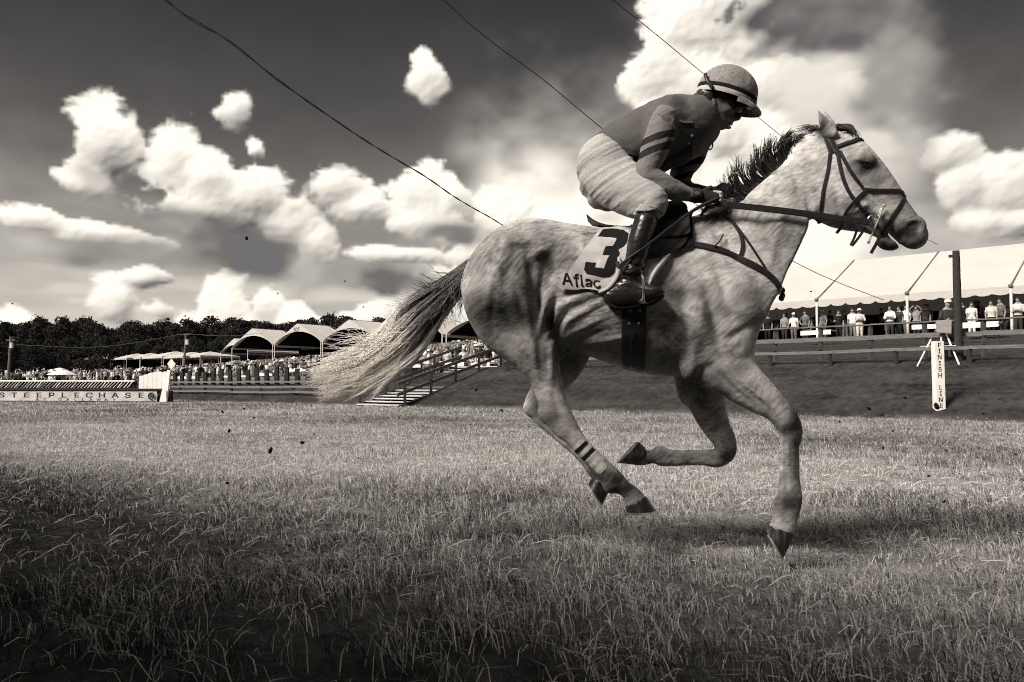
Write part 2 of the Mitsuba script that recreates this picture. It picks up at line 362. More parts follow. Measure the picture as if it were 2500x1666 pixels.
def blades(r0, r1, dens, h, w, segs, half=.72, nmax=22.9, tuft=None):
    area = half * (r1 * r1 - r0 * r0); n = int(area * dens); r = np.sqrt(GR.uniform(r0 * r0, r1 * r1, n)); a = GR.uniform(-half, half, n)
    x, y = r * np.sin(a), r * np.cos(a)
    nn = x * NV[0] + y * NV[1]; P2 = np.stack([x, y, 0 * x], 1)
    lush = meshkit.fbm(P2 * [.55, .55, 1], 3, 60); cl = meshkit.fbm(P2 * [5.5, 5.5, 1], 2, 61); big = meshkit.fbm(P2 * [.16, .16, 1], 2, 62)
    bare = sst(.60, .70, meshkit.fbm(P2 * [1.3, 1.3, 1], 3, 77)); keep = (nn < nmax) & (GR.random(n) < np.clip(.10 + 1.9 * (cl - .25), .12, 1) * (1 - .8 * bare)); x, y, lush, cl, big = (q[keep] for q in (x, y, lush, cl, big)); n = len(x)
    z = gxy(x, y); H = h * GR.uniform(.45, 1.15, n) * (.30 + 1.4 * cl) * (1 + .55 * np.clip((lush - .5) * 4, -.6, 1)); W = w * GR.uniform(.6, 1.3, n)
    ph = GR.uniform(0, 2 * np.pi, n); d = np.stack([np.cos(ph), np.sin(ph)], 1); lean = np.abs(GR.normal(0, .8, n)) + .25
    wind = np.array([-.55, .1]); dx, dy = (d * lean[:, None] + wind * .5).T
    fa = ph + np.pi / 2 + GR.normal(0, .6, n); sx, sy = np.cos(fa) * W / 2, np.sin(fa) * W / 2
    B = np.stack([x, y, z - .004], 1); S = np.stack([sx, sy, 0 * sx], 1)
    if segs == 1:
        tip = B + np.stack([dx * H, dy * H, H], 1); V = np.stack([B - S, B + S, tip], 1); F = np.array([[0, 1, 2]])
    else:
        m1 = B + np.stack([dx * H * .30, dy * H * .30, H * .62], 1); tip = B + np.stack([dx * H * 1.05, dy * H * 1.05, H * (1 - .22 * np.minimum(lean, 1.6))], 1)
        V = np.stack([B - S, B + S, m1 - S * .8, m1 + S * .8, tip], 1); F = np.array([[0, 1, 3], [0, 3, 2], [2, 3, 4]])
    k = V.shape[1]; q3 = x * NV[0] + y * NV[1]; edge = sst(1.6, 4.7, q3 + 3.0 * (big - .5) + 1.2 * (lush - .5))   # foreground shade painted into the blades: darker colour along the near side
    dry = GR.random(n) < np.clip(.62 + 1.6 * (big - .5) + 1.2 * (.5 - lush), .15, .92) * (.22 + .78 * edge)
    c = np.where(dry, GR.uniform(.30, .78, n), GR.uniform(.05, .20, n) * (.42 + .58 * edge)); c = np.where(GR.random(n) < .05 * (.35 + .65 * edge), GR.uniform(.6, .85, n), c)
    C = c[:, None] * np.array([1, .985, .955]); C = np.repeat(C[:, None], k, 1)
    return V.reshape(-1, 3), (F[None] + (np.arange(n) * k)[:, None, None]).reshape(-1, 3), C.reshape(-1, 3)


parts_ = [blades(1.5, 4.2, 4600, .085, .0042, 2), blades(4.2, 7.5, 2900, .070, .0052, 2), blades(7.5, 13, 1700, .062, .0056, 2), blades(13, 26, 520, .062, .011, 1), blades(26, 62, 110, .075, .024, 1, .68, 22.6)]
# long pale straws lying and leaning among the blades
n = 2600; r = np.sqrt(GR.uniform(2.0, 90, n)); a = GR.uniform(-.72, .72, n); x, y = r * np.sin(a), r * np.cos(a); z = gxy(x, y); ph = GR.uniform(0, 6.28, n); L = GR.uniform(.06, .17, n); el = np.abs(GR.normal(.35, .3, n)); w_ = .0016 + .0004 * r
p0 = np.stack([x, y, z + .01], 1); d_ = np.stack([np.cos(ph) * np.cos(el), np.sin(ph) * np.cos(el), np.sin(el)], 1); s_ = np.stack([-np.sin(ph), np.cos(ph), 0 * ph], 1) * w_[:, None] / 2 + np.array([0, 0, 1.0]) * w_[:, None] / 2; m_ = p0 + d_ * L[:, None] * .55 + [0, 0, .008]; e_ = p0 + d_ * L[:, None] - np.stack([0 * x, 0 * x, .10 * L], 1)
Vs = np.stack([p0 - s_, p0 + s_, m_ - s_, m_ + s_, e_], 1).reshape(-1, 3); Fs = (np.array([[0, 1, 3], [0, 3, 2], [2, 3, 4]])[None] + (np.arange(n) * 5)[:, None, None]).reshape(-1, 3); parts_.append((Vs, Fs, np.repeat(GR.uniform(.35, .75, n)[:, None] * np.array([1, .985, .95]), 5, 0)))
V, F, C, k = [], [], [], 0
for v, f, c in parts_: V.append(v); F.append(f + k); C.append(c); k += len(v)
scene['grass_blade'] = {'type': 'principledthin', 'base_color': {'type': 'mesh_attribute', 'name': 'vertex_color'}, 'roughness': .55, 'diff_trans': .7, 'spec_trans': 0.0, 'eta': 1.4}
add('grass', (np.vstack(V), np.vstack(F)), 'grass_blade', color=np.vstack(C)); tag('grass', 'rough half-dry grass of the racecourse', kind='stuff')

# ---------------------------------------------------------------- the horse: built in its own frame (s forward, t away from us, z up)
HA = 0.139                                       # it gallops a little towards the camera
S_AX, T_AX = np.array([math.cos(HA), -math.sin(HA), 0]), np.array([math.sin(HA), math.cos(HA), 0])
H_O = np.array([0, 4.17, 0.0])


def hpt(x, y, t=0.0):
    """(s, z) of a pixel taken on the horse's lengthwise plane t."""
    q = on_plane(x, y, T_AX, H_O @ T_AX + t) - H_O
    return np.stack([q @ S_AX, q[..., 2]], -1)


def world(v):
    v = np.asarray(v, float)
    return H_O + v[..., :1] * S_AX + v[..., 1:2] * T_AX + v[..., 2:] * np.array([0, 0, 1.0])


class Field:
    def __init__(self, lo, hi, h):
        self.lo, self.h = np.asarray(lo, float), h
        self.n = np.ceil((np.asarray(hi) - lo) / h).astype(int) + 1
        self.s, self.t, self.z = (self.lo[k] + h * np.arange(self.n[k]) for k in range(3))
        self.F = np.full(tuple(self.n), 0.5, np.float32)

    def chain(self, st, k=.02, sub=8, n=2.0, cut=False):
        """A limb: stations (s, z, half height across, t centre, half width), joined smoothly; k blends it into what stands there."""
        st = np.asarray(st, float); st = spline(st, max(2, (len(st) - 1) * sub + 1))
        S, Z = np.meshgrid(self.s, self.z, indexing='ij')
        best = np.full(S.shape, 1e9); A, B, TC, Qd = (np.ones(S.shape) for _ in range(4))
        for p, q in zip(st[:-1], st[1:]):
            d = q[:2] - p[:2]; L = d @ d + 1e-12
            x = np.clip(((S - p[0]) * d[0] + (Z - p[1]) * d[1]) / L, 0, 1)
            a = p[2] + x * (q[2] - p[2]); dist = np.hypot(S - p[0] - x * d[0], Z - p[1] - x * d[1]) / a
            m = dist < best
            best = np.where(m, dist, best); A = np.where(m, a, A); TC = np.where(m, p[3] + x * (q[3] - p[3]), TC); B = np.where(m, p[4] + x * (q[4] - p[4]), B)
        m = best < 2.2
        i0, i1 = np.where(m.any(1))[0][[0, -1]]; k0, k1 = np.where(m.any(0))[0][[0, -1]]
        sl = (slice(i0, i1 + 1), slice(None), slice(k0, k1 + 1))
        q, A, B, TC = (x[i0:i1 + 1, k0:k1 + 1][:, None, :] for x in (best, A, B, TC))
        w = (self.t[None, :, None] - TC) / B
        v = (q**n + np.abs(w)**n) ** (1 / n)
        G = v * (v - 1) / np.sqrt(q * q / A**2 + w * w / B**2 + 1e-9)
        G = np.where(v < 1e-6, -np.minimum(A, B), np.minimum(G, .5)).astype(np.float32)
        self.F[sl] = np.maximum(self.F[sl], -G) if cut else smin(self.F[sl], G, k)

    def blob(self, c, r, k=.02, cut=False, ang=0.0):
        c, r = np.asarray(c, float), np.asarray(r, float); R = r.max() * 2.0
        ix = [np.where(np.abs(ax - c[j]) < R)[0] for j, ax in enumerate((self.s, self.t, self.z))]
        sl = tuple(slice(x[0], x[-1] + 1) for x in ix)
        S, Tt, Z = np.meshgrid(self.s[sl[0]] - c[0], self.t[sl[1]] - c[1], self.z[sl[2]] - c[2], indexing='ij')
        ca, sa = math.cos(ang), math.sin(ang); S, Z = S * ca + Z * sa, -S * sa + Z * ca
        v = np.sqrt((S / r[0])**2 + (Tt / r[1])**2 + (Z / r[2])**2)
        G = np.where(v < 1e-6, -r.min(), v * (v - 1) / np.sqrt(S**2 / r[0]**4 + Tt**2 / r[1]**4 + Z**2 / r[2]**4 + 1e-9)).astype(np.float32)
        if cut: self.F[sl] = -smin(-self.F[sl], G, k)
        else: self.F[sl] = smin(self.F[sl], G, k)

    def offset(self, items, side=-1, t0=0.02):
        """Muscle relief: (s, z, rs, rz, angle, height in metres) raise or sink the surface on one side."""
        S, Z = np.meshgrid(self.s, self.z, indexing='ij'); D = np.zeros(S.shape)
        for s, z, rs, rz, ang, amp in items:
            ca, sa = math.cos(ang), math.sin(ang); a, b = (S - s) * ca + (Z - z) * sa, -(S - s) * sa + (Z - z) * ca
            D += amp * np.exp(-(a / rs)**2 - (b / rz)**2)
        wgt = 1 / (1 + np.exp(-side * (self.t - t0) / .02))
        self.F -= (D[:, None, :] * wgt[None, :, None]).astype(np.float32)

    def trim(self, p, q, k, s0, s1):
        """Planes off what stands above the line p-q (s, z), between s0 and s1."""
        d = np.array([q[0] - p[0], q[1] - p[1]]); d /= np.hypot(*d); i = np.where((self.s > s0) & (self.s < s1))[0]; sl = slice(i[0], i[-1] + 1)
        g = (-(self.s[sl, None] - p[0]) * d[1] + (self.z[None, :] - p[1]) * d[0]).astype(np.float32)[:, None, :]; self.F[sl] = -smin(-self.F[sl], -g, k)

    def mesh(self, it=2):
        F = self.F.copy()
        for ax in range(3):
            for e in (0, -1):
                sl = [slice(None)] * 3; sl[ax] = e; F[tuple(sl)] = np.maximum(F[tuple(sl)], .01)
        v, f = nets(F, self.lo, self.h)
        return relax(v, f, it) if it else v, f

    def front(self, side=-1):
        """For every (s, z): the t of the surface met first from our side (side -1) or from the far side (+1); nan where there is none."""
        F = self.F if side < 0 else self.F[:, ::-1]; tt = self.t if side < 0 else self.t[::-1]
        ins = F < 0; hit = ins.any(1); j = np.clip(ins.argmax(1), 1, len(tt) - 1)
        i, k = np.indices(hit.shape); f0, f1 = F[i, j - 1, k], F[i, j, k]
        return np.where(hit, tt[j - 1] + (tt[j] - tt[j - 1]) * f0 / np.where(f0 - f1 == 0, 1, f0 - f1), np.nan)


def st(pairs, t):
    """Stations from pairs of pixels on the two outlines of a limb: (x0, y0, x1, y1, half width) or (..., half width, t)."""
    out = []
    for p in pairs:
        tt = p[5] if len(p) > 5 else t
        a, b = hpt(p[0], p[1], tt), hpt(p[2], p[3], tt); m = (a + b) / 2
        out.append((m[0], m[1], np.linalg.norm(a - b) / 2, tt, p[4]))
    return out


HF = Field((-.42, -.36, -.02), (2.12, .36, 2.14), .0075)
HF.chain(st([(1194, 632, 1184, 746, .10), (1215, 594, 1212, 772, .17), (1256, 550, 1244, 800, .245), (1302, 537, 1300, 790, .268), (1367, 546, 1355, 788, .255), (1430, 555, 1431, 850, .272),
    (1500, 563, 1510, 884, .292), (1570, 562, 1580, 908, .29), (1650, 548, 1648, 920, .262), (1718, 528, 1728, 905, .235), (1775, 508, 1800, 872, .205), (1815, 488, 1852, 812, .165), (1857, 450, 1905, 720, .128),
    (1900, 413, 1943, 645, .104), (1945, 377, 1966, 588, .092), (1985, 352, 1985, 548, .084), (2022, 338, 2004, 520, .076)], 0), k=.02, n=2.15)
def trims(lines, k, s0, s1):
    for a_, b_ in zip(lines[:-1], lines[1:]): HF.trim(hpt(*a_), hpt(*b_), k, s0, s1)


# the outlines of throat and breast, and of the crest
trims([(1828, 866), (1869, 780), (1913, 688), (1956, 606), (1992, 535)][::-1], .03, hpt(1700, 700)[0], 9)
trims([(1800, 496), (1858, 446), (1938, 375), (2014, 328)], .02, hpt(1790, 500)[0], 9)
HF.chain(st([(1172, 650, 1300, 600, .11), (1130, 708, 1322, 690, .135), (1149, 772, 1338, 755, .125), (1200, 832, 1347, 800, .10), (1250, 874, 1359, 850, .082), (1287, 916, 1368, 905, .062), (1307, 957, 1377, 960, .048), (1323, 1008, 1391, 1000, .043),
    (1345, 1046, 1407, 1030, .037), (1381, 1079, 1418, 1051, .028), (1425, 1127, 1459, 1101, .026), (1479, 1185, 1519, 1158, .034), (1508, 1204, 1535, 1178, .031), (1524, 1219, 1560, 1196, .034), (1527, 1233, 1574, 1212, .045)], -.14), k=.03)
HF.chain(st([(1200, 640, 1330, 600, .12), (1180, 760, 1395, 760, .125), (1295, 868, 1440, 815, .10), (1300, 915, 1404, 905, .065), (1296, 950, 1362, 955, .048), (1285, 1000, 1328, 978, .043), (1303, 1028, 1344, 994, .036),
    (1350, 1070, 1380, 1040, .027), (1420, 1135, 1448, 1106, .026), (1434, 1156, 1474, 1132, .034), (1444, 1166, 1482, 1158, .032), (1447, 1170, 1489, 1186, .043)], .13), k=.03)
HF.chain(st([(1655, 740, 1850, 720, .10), (1660, 830, 1846, 812, .105), (1688, 905, 1838, 858, .09), (1735, 938, 1846, 888, .076), (1776, 962, 1872, 924, .066), (1815, 985, 1896, 950, .057), (1866, 1016, 1922, 980, .05), (1893, 1044, 1950, 1018, .047),
    (1904, 1064, 1958, 1045, .045), (1906, 1088, 1952, 1086, .033), (1904, 1130, 1952, 1130, .027), (1902, 1175, 1953, 1170, .028), (1899, 1226, 1958, 1216, .036), (1900, 1249, 1953, 1244, .032), (1889, 1268, 1946, 1273, .036), (1879, 1280, 1939, 1300, .045)], -.125), k=.028)
HF.chain(st([(1660, 840, 1800, 850, .10), (1648, 930, 1768, 928, .085), (1672, 970, 1769, 965, .07), (1693, 1011, 1775, 1003, .058), (1716, 1045, 1784, 1043, .05), (1740, 1078, 1797, 1076, .046), (1745, 1093, 1795, 1113, .047),
    (1740, 1097, 1768, 1137, .043), (1716, 1098, 1722, 1137, .033), (1680, 1099, 1680, 1137, .027), (1642, 1098, 1640, 1139, .028), (1622, 1096, 1612, 1138, .035), (1602, 1100, 1594, 1131, .031), (1584, 1101, 1568, 1133, .034), (1575, 1096, 1556, 1135, .043)], .125), k=.028)
trims([(1123, 722), (1132, 680), (1147, 650), (1172, 612), (1202, 582), (1240, 553)], .03, -9, hpt(1290, 600)[0])
# elbow, point of hock, fetlocks
for x, y, t, r in ((1688, 903, -.15, (.05, .05, .06)), (1338, 1012, -.14, (.05, .035, .04)), (1297, 998, .13, (.04, .035, .035)), (1905, 1236, -.125, (.04, .03, .035)), (1490, 1187, -.14, (.035, .03, .035)), (1676, 962, .13, (.04, .05, .05)), (1610, 1103, .125, (.03, .03, .025))):
    s, z = hpt(x, y, t); HF.blob((s, t, z), r, .03)
# head
HF.chain(st([(2040, 322, 1982, 500, .08), (2075, 327, 1996, 532, .094), (2110, 345, 2024, 552, .10), (2137, 380, 2056, 558, .098), (2162, 417, 2092, 562, .082), (2188, 459, 2112, 567, .067), (2213, 492, 2140, 578, .056),
    (2240, 527, 2178, 580, .055), (2257, 553, 2203, 597, .056)], 0), k=.03)
for (x, y, t), r, k, ang in (((2020, 478, -.055), (.125, .035, .125), .02, 0), ((2020, 478, .055), (.125, .035, .125), .02, 0), ((2170, 594, 0), (.055, .042, .036), .012, -.2), ((2236, 584, 0), (.035, .048, .036), .02, .3),
                            ((2113, 388, -.088), (.05, .024, .035), .02, -.4), ((2113, 388, .088), (.05, .024, .035), .02, -.4), ((2232, 552, -.035), (.055, .03, .048), .015, .3), ((2232, 552, .035), (.055, .03, .048), .015, .3)):
    s, z = hpt(x, y, t); HF.blob((s, t, z), r, k, ang=ang)
for a_, b_ in (((2058, 312), (2112, 340)), ((2114, 340), (2151, 392)), ((2151, 392), (2218, 490)), ((2217, 490), (2252, 534))):   # the straight line of forehead and nose
    HF.trim(hpt(*a_), hpt(*b_), .014, hpt(2050, 300)[0], 9)
for sg in (-1, 1):                               # nostrils, eye sockets, the line of the mouth
    s, z = hpt(2234, 556, sg * .07); HF.blob((s, sg * .072, z), (.044, .030, .036), .006, True, .25)
    s, z = hpt(2114, 406, sg * .105); HF.blob((s, sg * .109, z), (.022, .012, .016), .008, True, -.3)
m0 = st([(2168, 560, 2168, 564, .2), (2185, 582, 2183, 586, .2), (2203, 603, 2197, 610, .2)], 0)
HF.chain([(a, b, .0055, c, .3) for a, b, _, c, _ in m0], cut=True)
# relief of muscle, bone and skin folds
REL = [(1222, 660, 20, 95, -.25, .014), (1302, 690, 12, 80, .12, -.016), (1316, 735, 9, 60, -.15, -.016), (1342, 775, 9, 45, -.35, -.020), (1322, 622, 28, 12, .5, .013), (1345, 660, 20, 30, 0, -.010), (1335, 745, 16, 30, .4, .012),
    (1180, 700, 20, 60, .1, -.006), (1165, 745, 30, 40, .4, .008), (1240, 790, 40, 22, -.6, -.007), (1300, 840, 16, 50, .45, .010), (1335, 890, 10, 60, .12, -.006), (1262, 596, 60, 10, -.1, .006), (1420, 600, 70, 12, -.1, -.004),
    (1400, 780, 60, 9, .45, .006), (1430, 745, 60, 7, .42, -.004), (1450, 790, 60, 7, .42, .004), (1470, 755, 60, 7, .42, -.004), (1395, 740, 50, 7, .35, .004), (1360, 800, 10, 40, -.6, -.012),
    (1700, 700, 40, 26, .5, .010), (1660, 735, 34, 26, .3, -.012), (1708, 780, 26, 60, .1, .016), (1742, 800, 12, 70, .25, -.012), (1790, 780, 40, 16, -.5, -.006), (1805, 700, 50, 50, 0, .010), (1838, 765, 26, 26, 0, .008), (1800, 815, 30, 9, .5, -.008),
    (1690, 870, 14, 30, .1, .012), (1720, 905, 40, 10, .6, -.006), (1780, 915, 60, 8, -.72, .007), (1810, 940, 60, 6, -.72, -.006), (1826, 610, 30, 60, .55, .006), (1785, 610, 10, 80, .6, -.007), (1880, 560, 14, 90, .45, -.006), (1910, 500, 40, 60, .4, .005), (1960, 440, 12, 60, .2, -.006),
    (1907, 560, 10, 100, -.3, .004), (1990, 500, 8, 40, .15, -.010), (2150, 500, 70, 7, -.55, .006), (2140, 530, 60, 9, -.55, -.005), (2085, 470, 40, 20, -.6, .003), (2120, 440, 30, 10, -.7, -.004), (2114, 378, 20, 5, -.35, .006), (2205, 560, 10, 26, .6, -.006), (2192, 520, 20, 14, 0, .003),
    (1448, 700, 90, 8, .35, -.004), (1500, 830, 60, 7, .15, .004), (1440, 820, 50, 6, .3, -.004), (1212, 720, 9, 70, -.1, -.006), (1255, 700, 16, 70, .05, .005), (1275, 760, 8, 60, .25, -.005), (1318, 870, 7, 60, .1, -.006), (1345, 900, 8, 60, -.05, .006), (1672, 800, 9, 60, .1, -.007), (1760, 700, 9, 60, .3, -.006), (1850, 690, 12, 50, .6, -.006), (1730, 870, 10, 50, .5, -.007), (1800, 955, 50, 5, -.72, -.006), (1850, 965, 60, 5, -.7, .006), (1945, 430, 60, 6, -.7, .003), (1870, 500, 70, 7, -.65, -.005), (1840, 560, 10, 60, .6, .005), (2060, 480, 8, 40, .2, -.004), (2160, 470, 50, 5, -.75, -.005), (2110, 500, 40, 5, .5, .003), (1380, 1012, 9, 30, .4, .004), (1360, 1000, 6, 30, .3, -.004), (1930, 1030, 14, 18, 0, .004), (1926, 1130, 5, 80, 0, -.004), (1915, 1130, 4, 80, 0, .003)]
REL = [(*q[:5], q[5] * 1.75) for q in REL]
items = []
for x, y, rx, ry, ang, amp in REL:
    s, z = hpt(x, y, -.2); items.append((s, z, rx / 488, ry / 488, ang, amp))
HF.offset(items)
horse_v, horse_f = HF.mesh(2)
HN, HX = HF.front(-1), HF.front(1)


def hair_noise_fields(p):
    """(s, t, z) of a world point, as drjit numbers."""
    x, y, z = p.x - float(H_O[0]), p.y - float(H_O[1]), p.z
    return x * float(S_AX[0]) + y * float(S_AX[1]), x * float(T_AX[0]) + y * float(T_AX[1]), z


# coat markings, and darker grey along grooves, in the ear and below the belly (pixel, radii, strength)
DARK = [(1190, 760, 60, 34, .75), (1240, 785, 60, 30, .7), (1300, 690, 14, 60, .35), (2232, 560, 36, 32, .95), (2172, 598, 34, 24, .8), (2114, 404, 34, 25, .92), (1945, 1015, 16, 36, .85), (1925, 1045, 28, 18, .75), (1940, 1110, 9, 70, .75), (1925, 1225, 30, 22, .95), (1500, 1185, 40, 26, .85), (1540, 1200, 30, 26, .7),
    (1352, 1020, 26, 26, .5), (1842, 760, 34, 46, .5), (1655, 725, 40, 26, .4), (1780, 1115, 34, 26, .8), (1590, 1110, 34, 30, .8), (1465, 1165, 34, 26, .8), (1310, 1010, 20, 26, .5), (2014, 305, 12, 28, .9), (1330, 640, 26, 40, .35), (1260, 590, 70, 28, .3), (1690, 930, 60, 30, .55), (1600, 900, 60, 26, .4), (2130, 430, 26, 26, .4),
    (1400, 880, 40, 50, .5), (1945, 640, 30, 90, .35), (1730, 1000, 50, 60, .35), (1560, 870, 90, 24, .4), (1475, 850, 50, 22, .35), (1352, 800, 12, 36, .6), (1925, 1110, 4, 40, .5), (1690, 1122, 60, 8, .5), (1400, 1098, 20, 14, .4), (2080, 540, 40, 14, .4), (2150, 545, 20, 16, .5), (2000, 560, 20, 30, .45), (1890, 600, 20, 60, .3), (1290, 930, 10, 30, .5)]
_dk = []
for x, y, rx, ry, k in DARK:
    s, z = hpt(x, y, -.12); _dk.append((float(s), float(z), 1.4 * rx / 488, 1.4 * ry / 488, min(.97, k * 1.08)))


def coat(p, n, uv):
    s, t, z = hair_noise_fields(p)
    w = fbm(s * 4.5 + 3, t * 4.5, z * 4.5, 2) - .5
    a = s * .90 + z * .43 + .16 * w; b = -s * .43 + z * .90 + .16 * w
    hair = fbm(a * 44, t * 64, b * 90, 2)
    clump = fbm(a * 18 + 9, t * 22, b * 26, 3)
    dap = fbm(s * 17 + 2.2, t * 17, z * 17, 2); big = fbm(s * 4.1 + 8, t * 4.1, z * 4.1, 2)
    v = .42 + .42 * (hair - .5) + .32 * (clump - .5) + .36 * (dap - .5) + .60 * (big - .5)
    d = mi.Float(0)
    for s0, z0, rs, rz, k in _dk:
        g = k * dr.exp(-dr.square((s - s0) / rs) - dr.square((z - z0) / rz))
        d = d + g * (1 - d)
    d = d * (1.0 + .8 * (clump - .5))
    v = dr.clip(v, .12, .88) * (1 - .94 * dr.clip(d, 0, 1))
    return mi.Color3f(1.0, .98, .94) * dr.clip(v, .02, .9)


def coat_bump(p, n, uv):
    s, t, z = hair_noise_fields(p)
    a = s * .92 + z * .38; b = -s * .38 + z * .92
    return .5 * fbm(a * 26, t * 50, b * 70, 2) + 1.6 * fbm(s * 20, t * 20, z * 20, 2)


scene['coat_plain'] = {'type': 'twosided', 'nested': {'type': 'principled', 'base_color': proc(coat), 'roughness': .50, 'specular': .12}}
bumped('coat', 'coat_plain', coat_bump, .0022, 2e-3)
matte('hoof_horn', proc(lambda p, n, uv: mi.Color3f(1, .96, .9) * (.018 + .06 * smoothstep(.5, .8, fbm(p.x * 70, p.y * 70, p.z * 12, 2)))), .35, .5)
matte('shoe_metal', (.62, .60, .56), .35, .5, metallic=.9)
matte('eye_gloss', .008, .06, .8, clearcoat=1.0, clearcoat_gloss=.95)
matte('black_leather', proc(lambda p, n, uv: mi.Color3f(1, .96, .92) * (.012 + .014 * fbm(p.x * 90, p.y * 90, p.z * 90, 2))), .42, .45)
matte('bit_metal', (.78, .76, .72), .22, .5, metallic=1.0)

tag('horse', 'grey racehorse galloping over the grass with a rider on its back', 'horse')
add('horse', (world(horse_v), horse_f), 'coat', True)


def lathe_hoof(cor, sole, t, wid, nm, flare=1.06):
    """A hoof between its coronet edge (heel, toe pixels) and its sole edge (heel, toe pixels), with a shoe nailed under it."""
    c0, c1 = hpt(cor[0], cor[1], t), hpt(cor[2], cor[3], t); s0, s1 = hpt(sole[0], sole[1], t), hpt(sole[2], sole[3], t)
    a = np.linspace(0, 2 * np.pi, 28, endpoint=False); ca = np.cos(a); sa = np.sin(a) * (1 - .10 * np.maximum(-ca, 0))
    def ring(h, t0, w):
        m = (h + t0) / 2; d = (t0 - h) / 2; q = m + ca[:, None] * d
        return np.stack([q[:, 0], t + sa * w, q[:, 1]], 1)
    L = [ring(c0 + (c1 - c0) * .1, c1 - (c1 - c0) * .1, wid * .8), ring(c0, c1, wid), ring(c0 + (s0 - c0) * .08 - (c1 - c0) * .02, c1 + (s1 - c1) * .08 + (c1 - c0) * .02, wid * 1.03)] + [ring(c0 + (s0 - c0) * x, c1 + (s1 - c1) * x, wid * (1 + .18 * x)) for x in (.3, .6, .9, 1.0)] + [ring(s0 + (s1 - s0) * .12, s1 - (s1 - s0) * .12, wid * .9)]
    v = np.vstack(L); n = 28; f = grid_faces(len(L), n, True); k = len(v); v = np.vstack([v, L[0].mean(0), L[-1].mean(0)]); q = np.arange(n)
    f = np.vstack([f, np.stack([(q + 1) % n, q, np.full(n, k)], 1), np.stack([(len(L) - 1) * n + q, (len(L) - 1) * n + (q + 1) % n, np.full(n, k + 1)], 1)])
    key = part('horse', 'hoof', (world(v), f), 'hoof_horn', 40, nm)
    down = (s0 + s1) / 2 - (c0 + c1) / 2; down = np.array([down[0], 0, down[1]]) / np.linalg.norm(down)
    ax = np.array([s1[0] - s0[0], 0, s1[1] - s0[1]]) / 2; m = np.array([(s0 + s1)[0] / 2, t, (s0 + s1)[1] / 2]); b = np.linspace(.42, 2 * np.pi - .42, 26) - np.pi
    outer = m + np.cos(b)[:, None] * ax * 1.03 + np.stack([0 * b, np.sin(b) * wid * 1.2, 0 * b], 1); inner = m + np.cos(b)[:, None] * ax * .72 + np.stack([0 * b, np.sin(b) * wid * .86, 0 * b], 1)
    R = np.stack([outer, outer + down * .009, inner + down * .009, inner], 1).reshape(-1, 3)
    add(key + '__horseshoe', (world(R), grid_faces(26, 4, True)[:, ::-1]), 'shoe_metal', 30)


lathe_hoof((1527, 1236, 1577, 1212), (1528, 1250, 1602, 1247), -.14, .052, 'dark hoof of the near hind leg')
lathe_hoof((1448, 1164, 1490, 1192), (1436, 1180, 1472, 1230), .13, .052, 'dark hoof of the far hind leg')
lathe_hoof((1876, 1281, 1941, 1303), (1871, 1299, 1911, 1364), -.125, .055, 'dark hoof of the leading near foreleg')
lathe_hoof((1576, 1094, 1558, 1136), (1560, 1079, 1511, 1131), .125, .054, 'dark hoof of the folded far foreleg')
for sg in (-1, 1):
    s, z = hpt(2114, 403, sg * .094)
    part('horse', 'eye', cat((world(ball((0, 0, 0), (1, 1, 1), 3)[0] * [.021, .019, .018] + [s, sg * .088, z]), ball((0, 0, 0), 1, 3)[1])), 'eye_gloss', True)
    # upper lid, a fold of skin over the ball
    P = np.array([[s + x, sg * (.100 - 6 * x * x), z + .017 - 14 * x * x - .2 * x] for x in np.linspace(-.026, .026, 9)])
    part('horse', 'eyelid', (world(tube(P, [.003, .005, .006, .007, .007, .007, .006, .005, .003], 6)[0]), tube(P, .006, 6)[1]), 'coat', True)


def ear(sg, tip, b0, b1, nm):
    t0 = sg * .055; A, B, C = hpt(*tip, sg * .075), hpt(*b0, t0), hpt(*b1, t0); base = (B + C) / 2; rings = []
    n = 16; a = np.linspace(0, 2 * np.pi, n, endpoint=False)
    for x in np.linspace(0, 1, 12):
        c = base + (A - base) * x; w = np.linalg.norm(C - B) / 2 * (.50 + 2.2 * x - 4.0 * x**2 + 1.32 * x**3); d = (C - B) / np.linalg.norm(C - B)
        dep = .034 * (1 - x * .8)
        # a cupped section: the side turned to us and outwards is hollow
        rr = 1 - .55 * np.maximum(0, np.cos(a - (np.pi * 1.5 if sg < 0 else np.pi * .5)))**2 * np.sin(np.pi * min(1, x + .12))
        q = c + (np.cos(a) * w)[:, None] * d
        rings.append(np.stack([q[:, 0], t0 + sg * (.03 * min(1, x / .15) - .02) + np.sin(a) * dep * rr, q[:, 1]], 1))
    v = np.vstack(rings); part('horse', 'ear', (world(v), grid_faces(12, n, True)[:, ::-1]), 'coat', True, nm)


ear(-1, (1999, 270), (2016, 350), (2056, 338), None)
ear(1, (2012, 274), (2022, 346), (2058, 334), None)

# ---------------------------------------------------------------- tack: straps lie on the horse's real surface
from scipy import ndimage


def _fill(A):
    i = ndimage.distance_transform_edt(np.isnan(A), return_distances=False, return_indices=True); return A[tuple(i)]


HNf, HXf = ndimage.gaussian_filter(_fill(HN), .7), ndimage.gaussian_filter(_fill(HX), .7)


def _look(A, s, z):
    return ndimage.map_coordinates(A, [(np.asarray(s) - HF.lo[0]) / HF.h, (np.asarray(z) - HF.lo[2]) / HF.h], order=1, mode='nearest')


def near(x, y, lift=0.0):
    """The point of the horse's near side seen at a pixel, in the horse's frame."""
    t = np.full(np.shape(x), -.2)
    for _ in range(8):
        q = hpt(x, y, t) if np.ndim(x) == 0 else np.array([hpt(a, b, c) for a, b, c in zip(x, y, t)])
        t = _look(HNf, q[..., 0], q[..., 1]) - lift
    return np.stack([q[..., 0], t, q[..., 1]], -1)


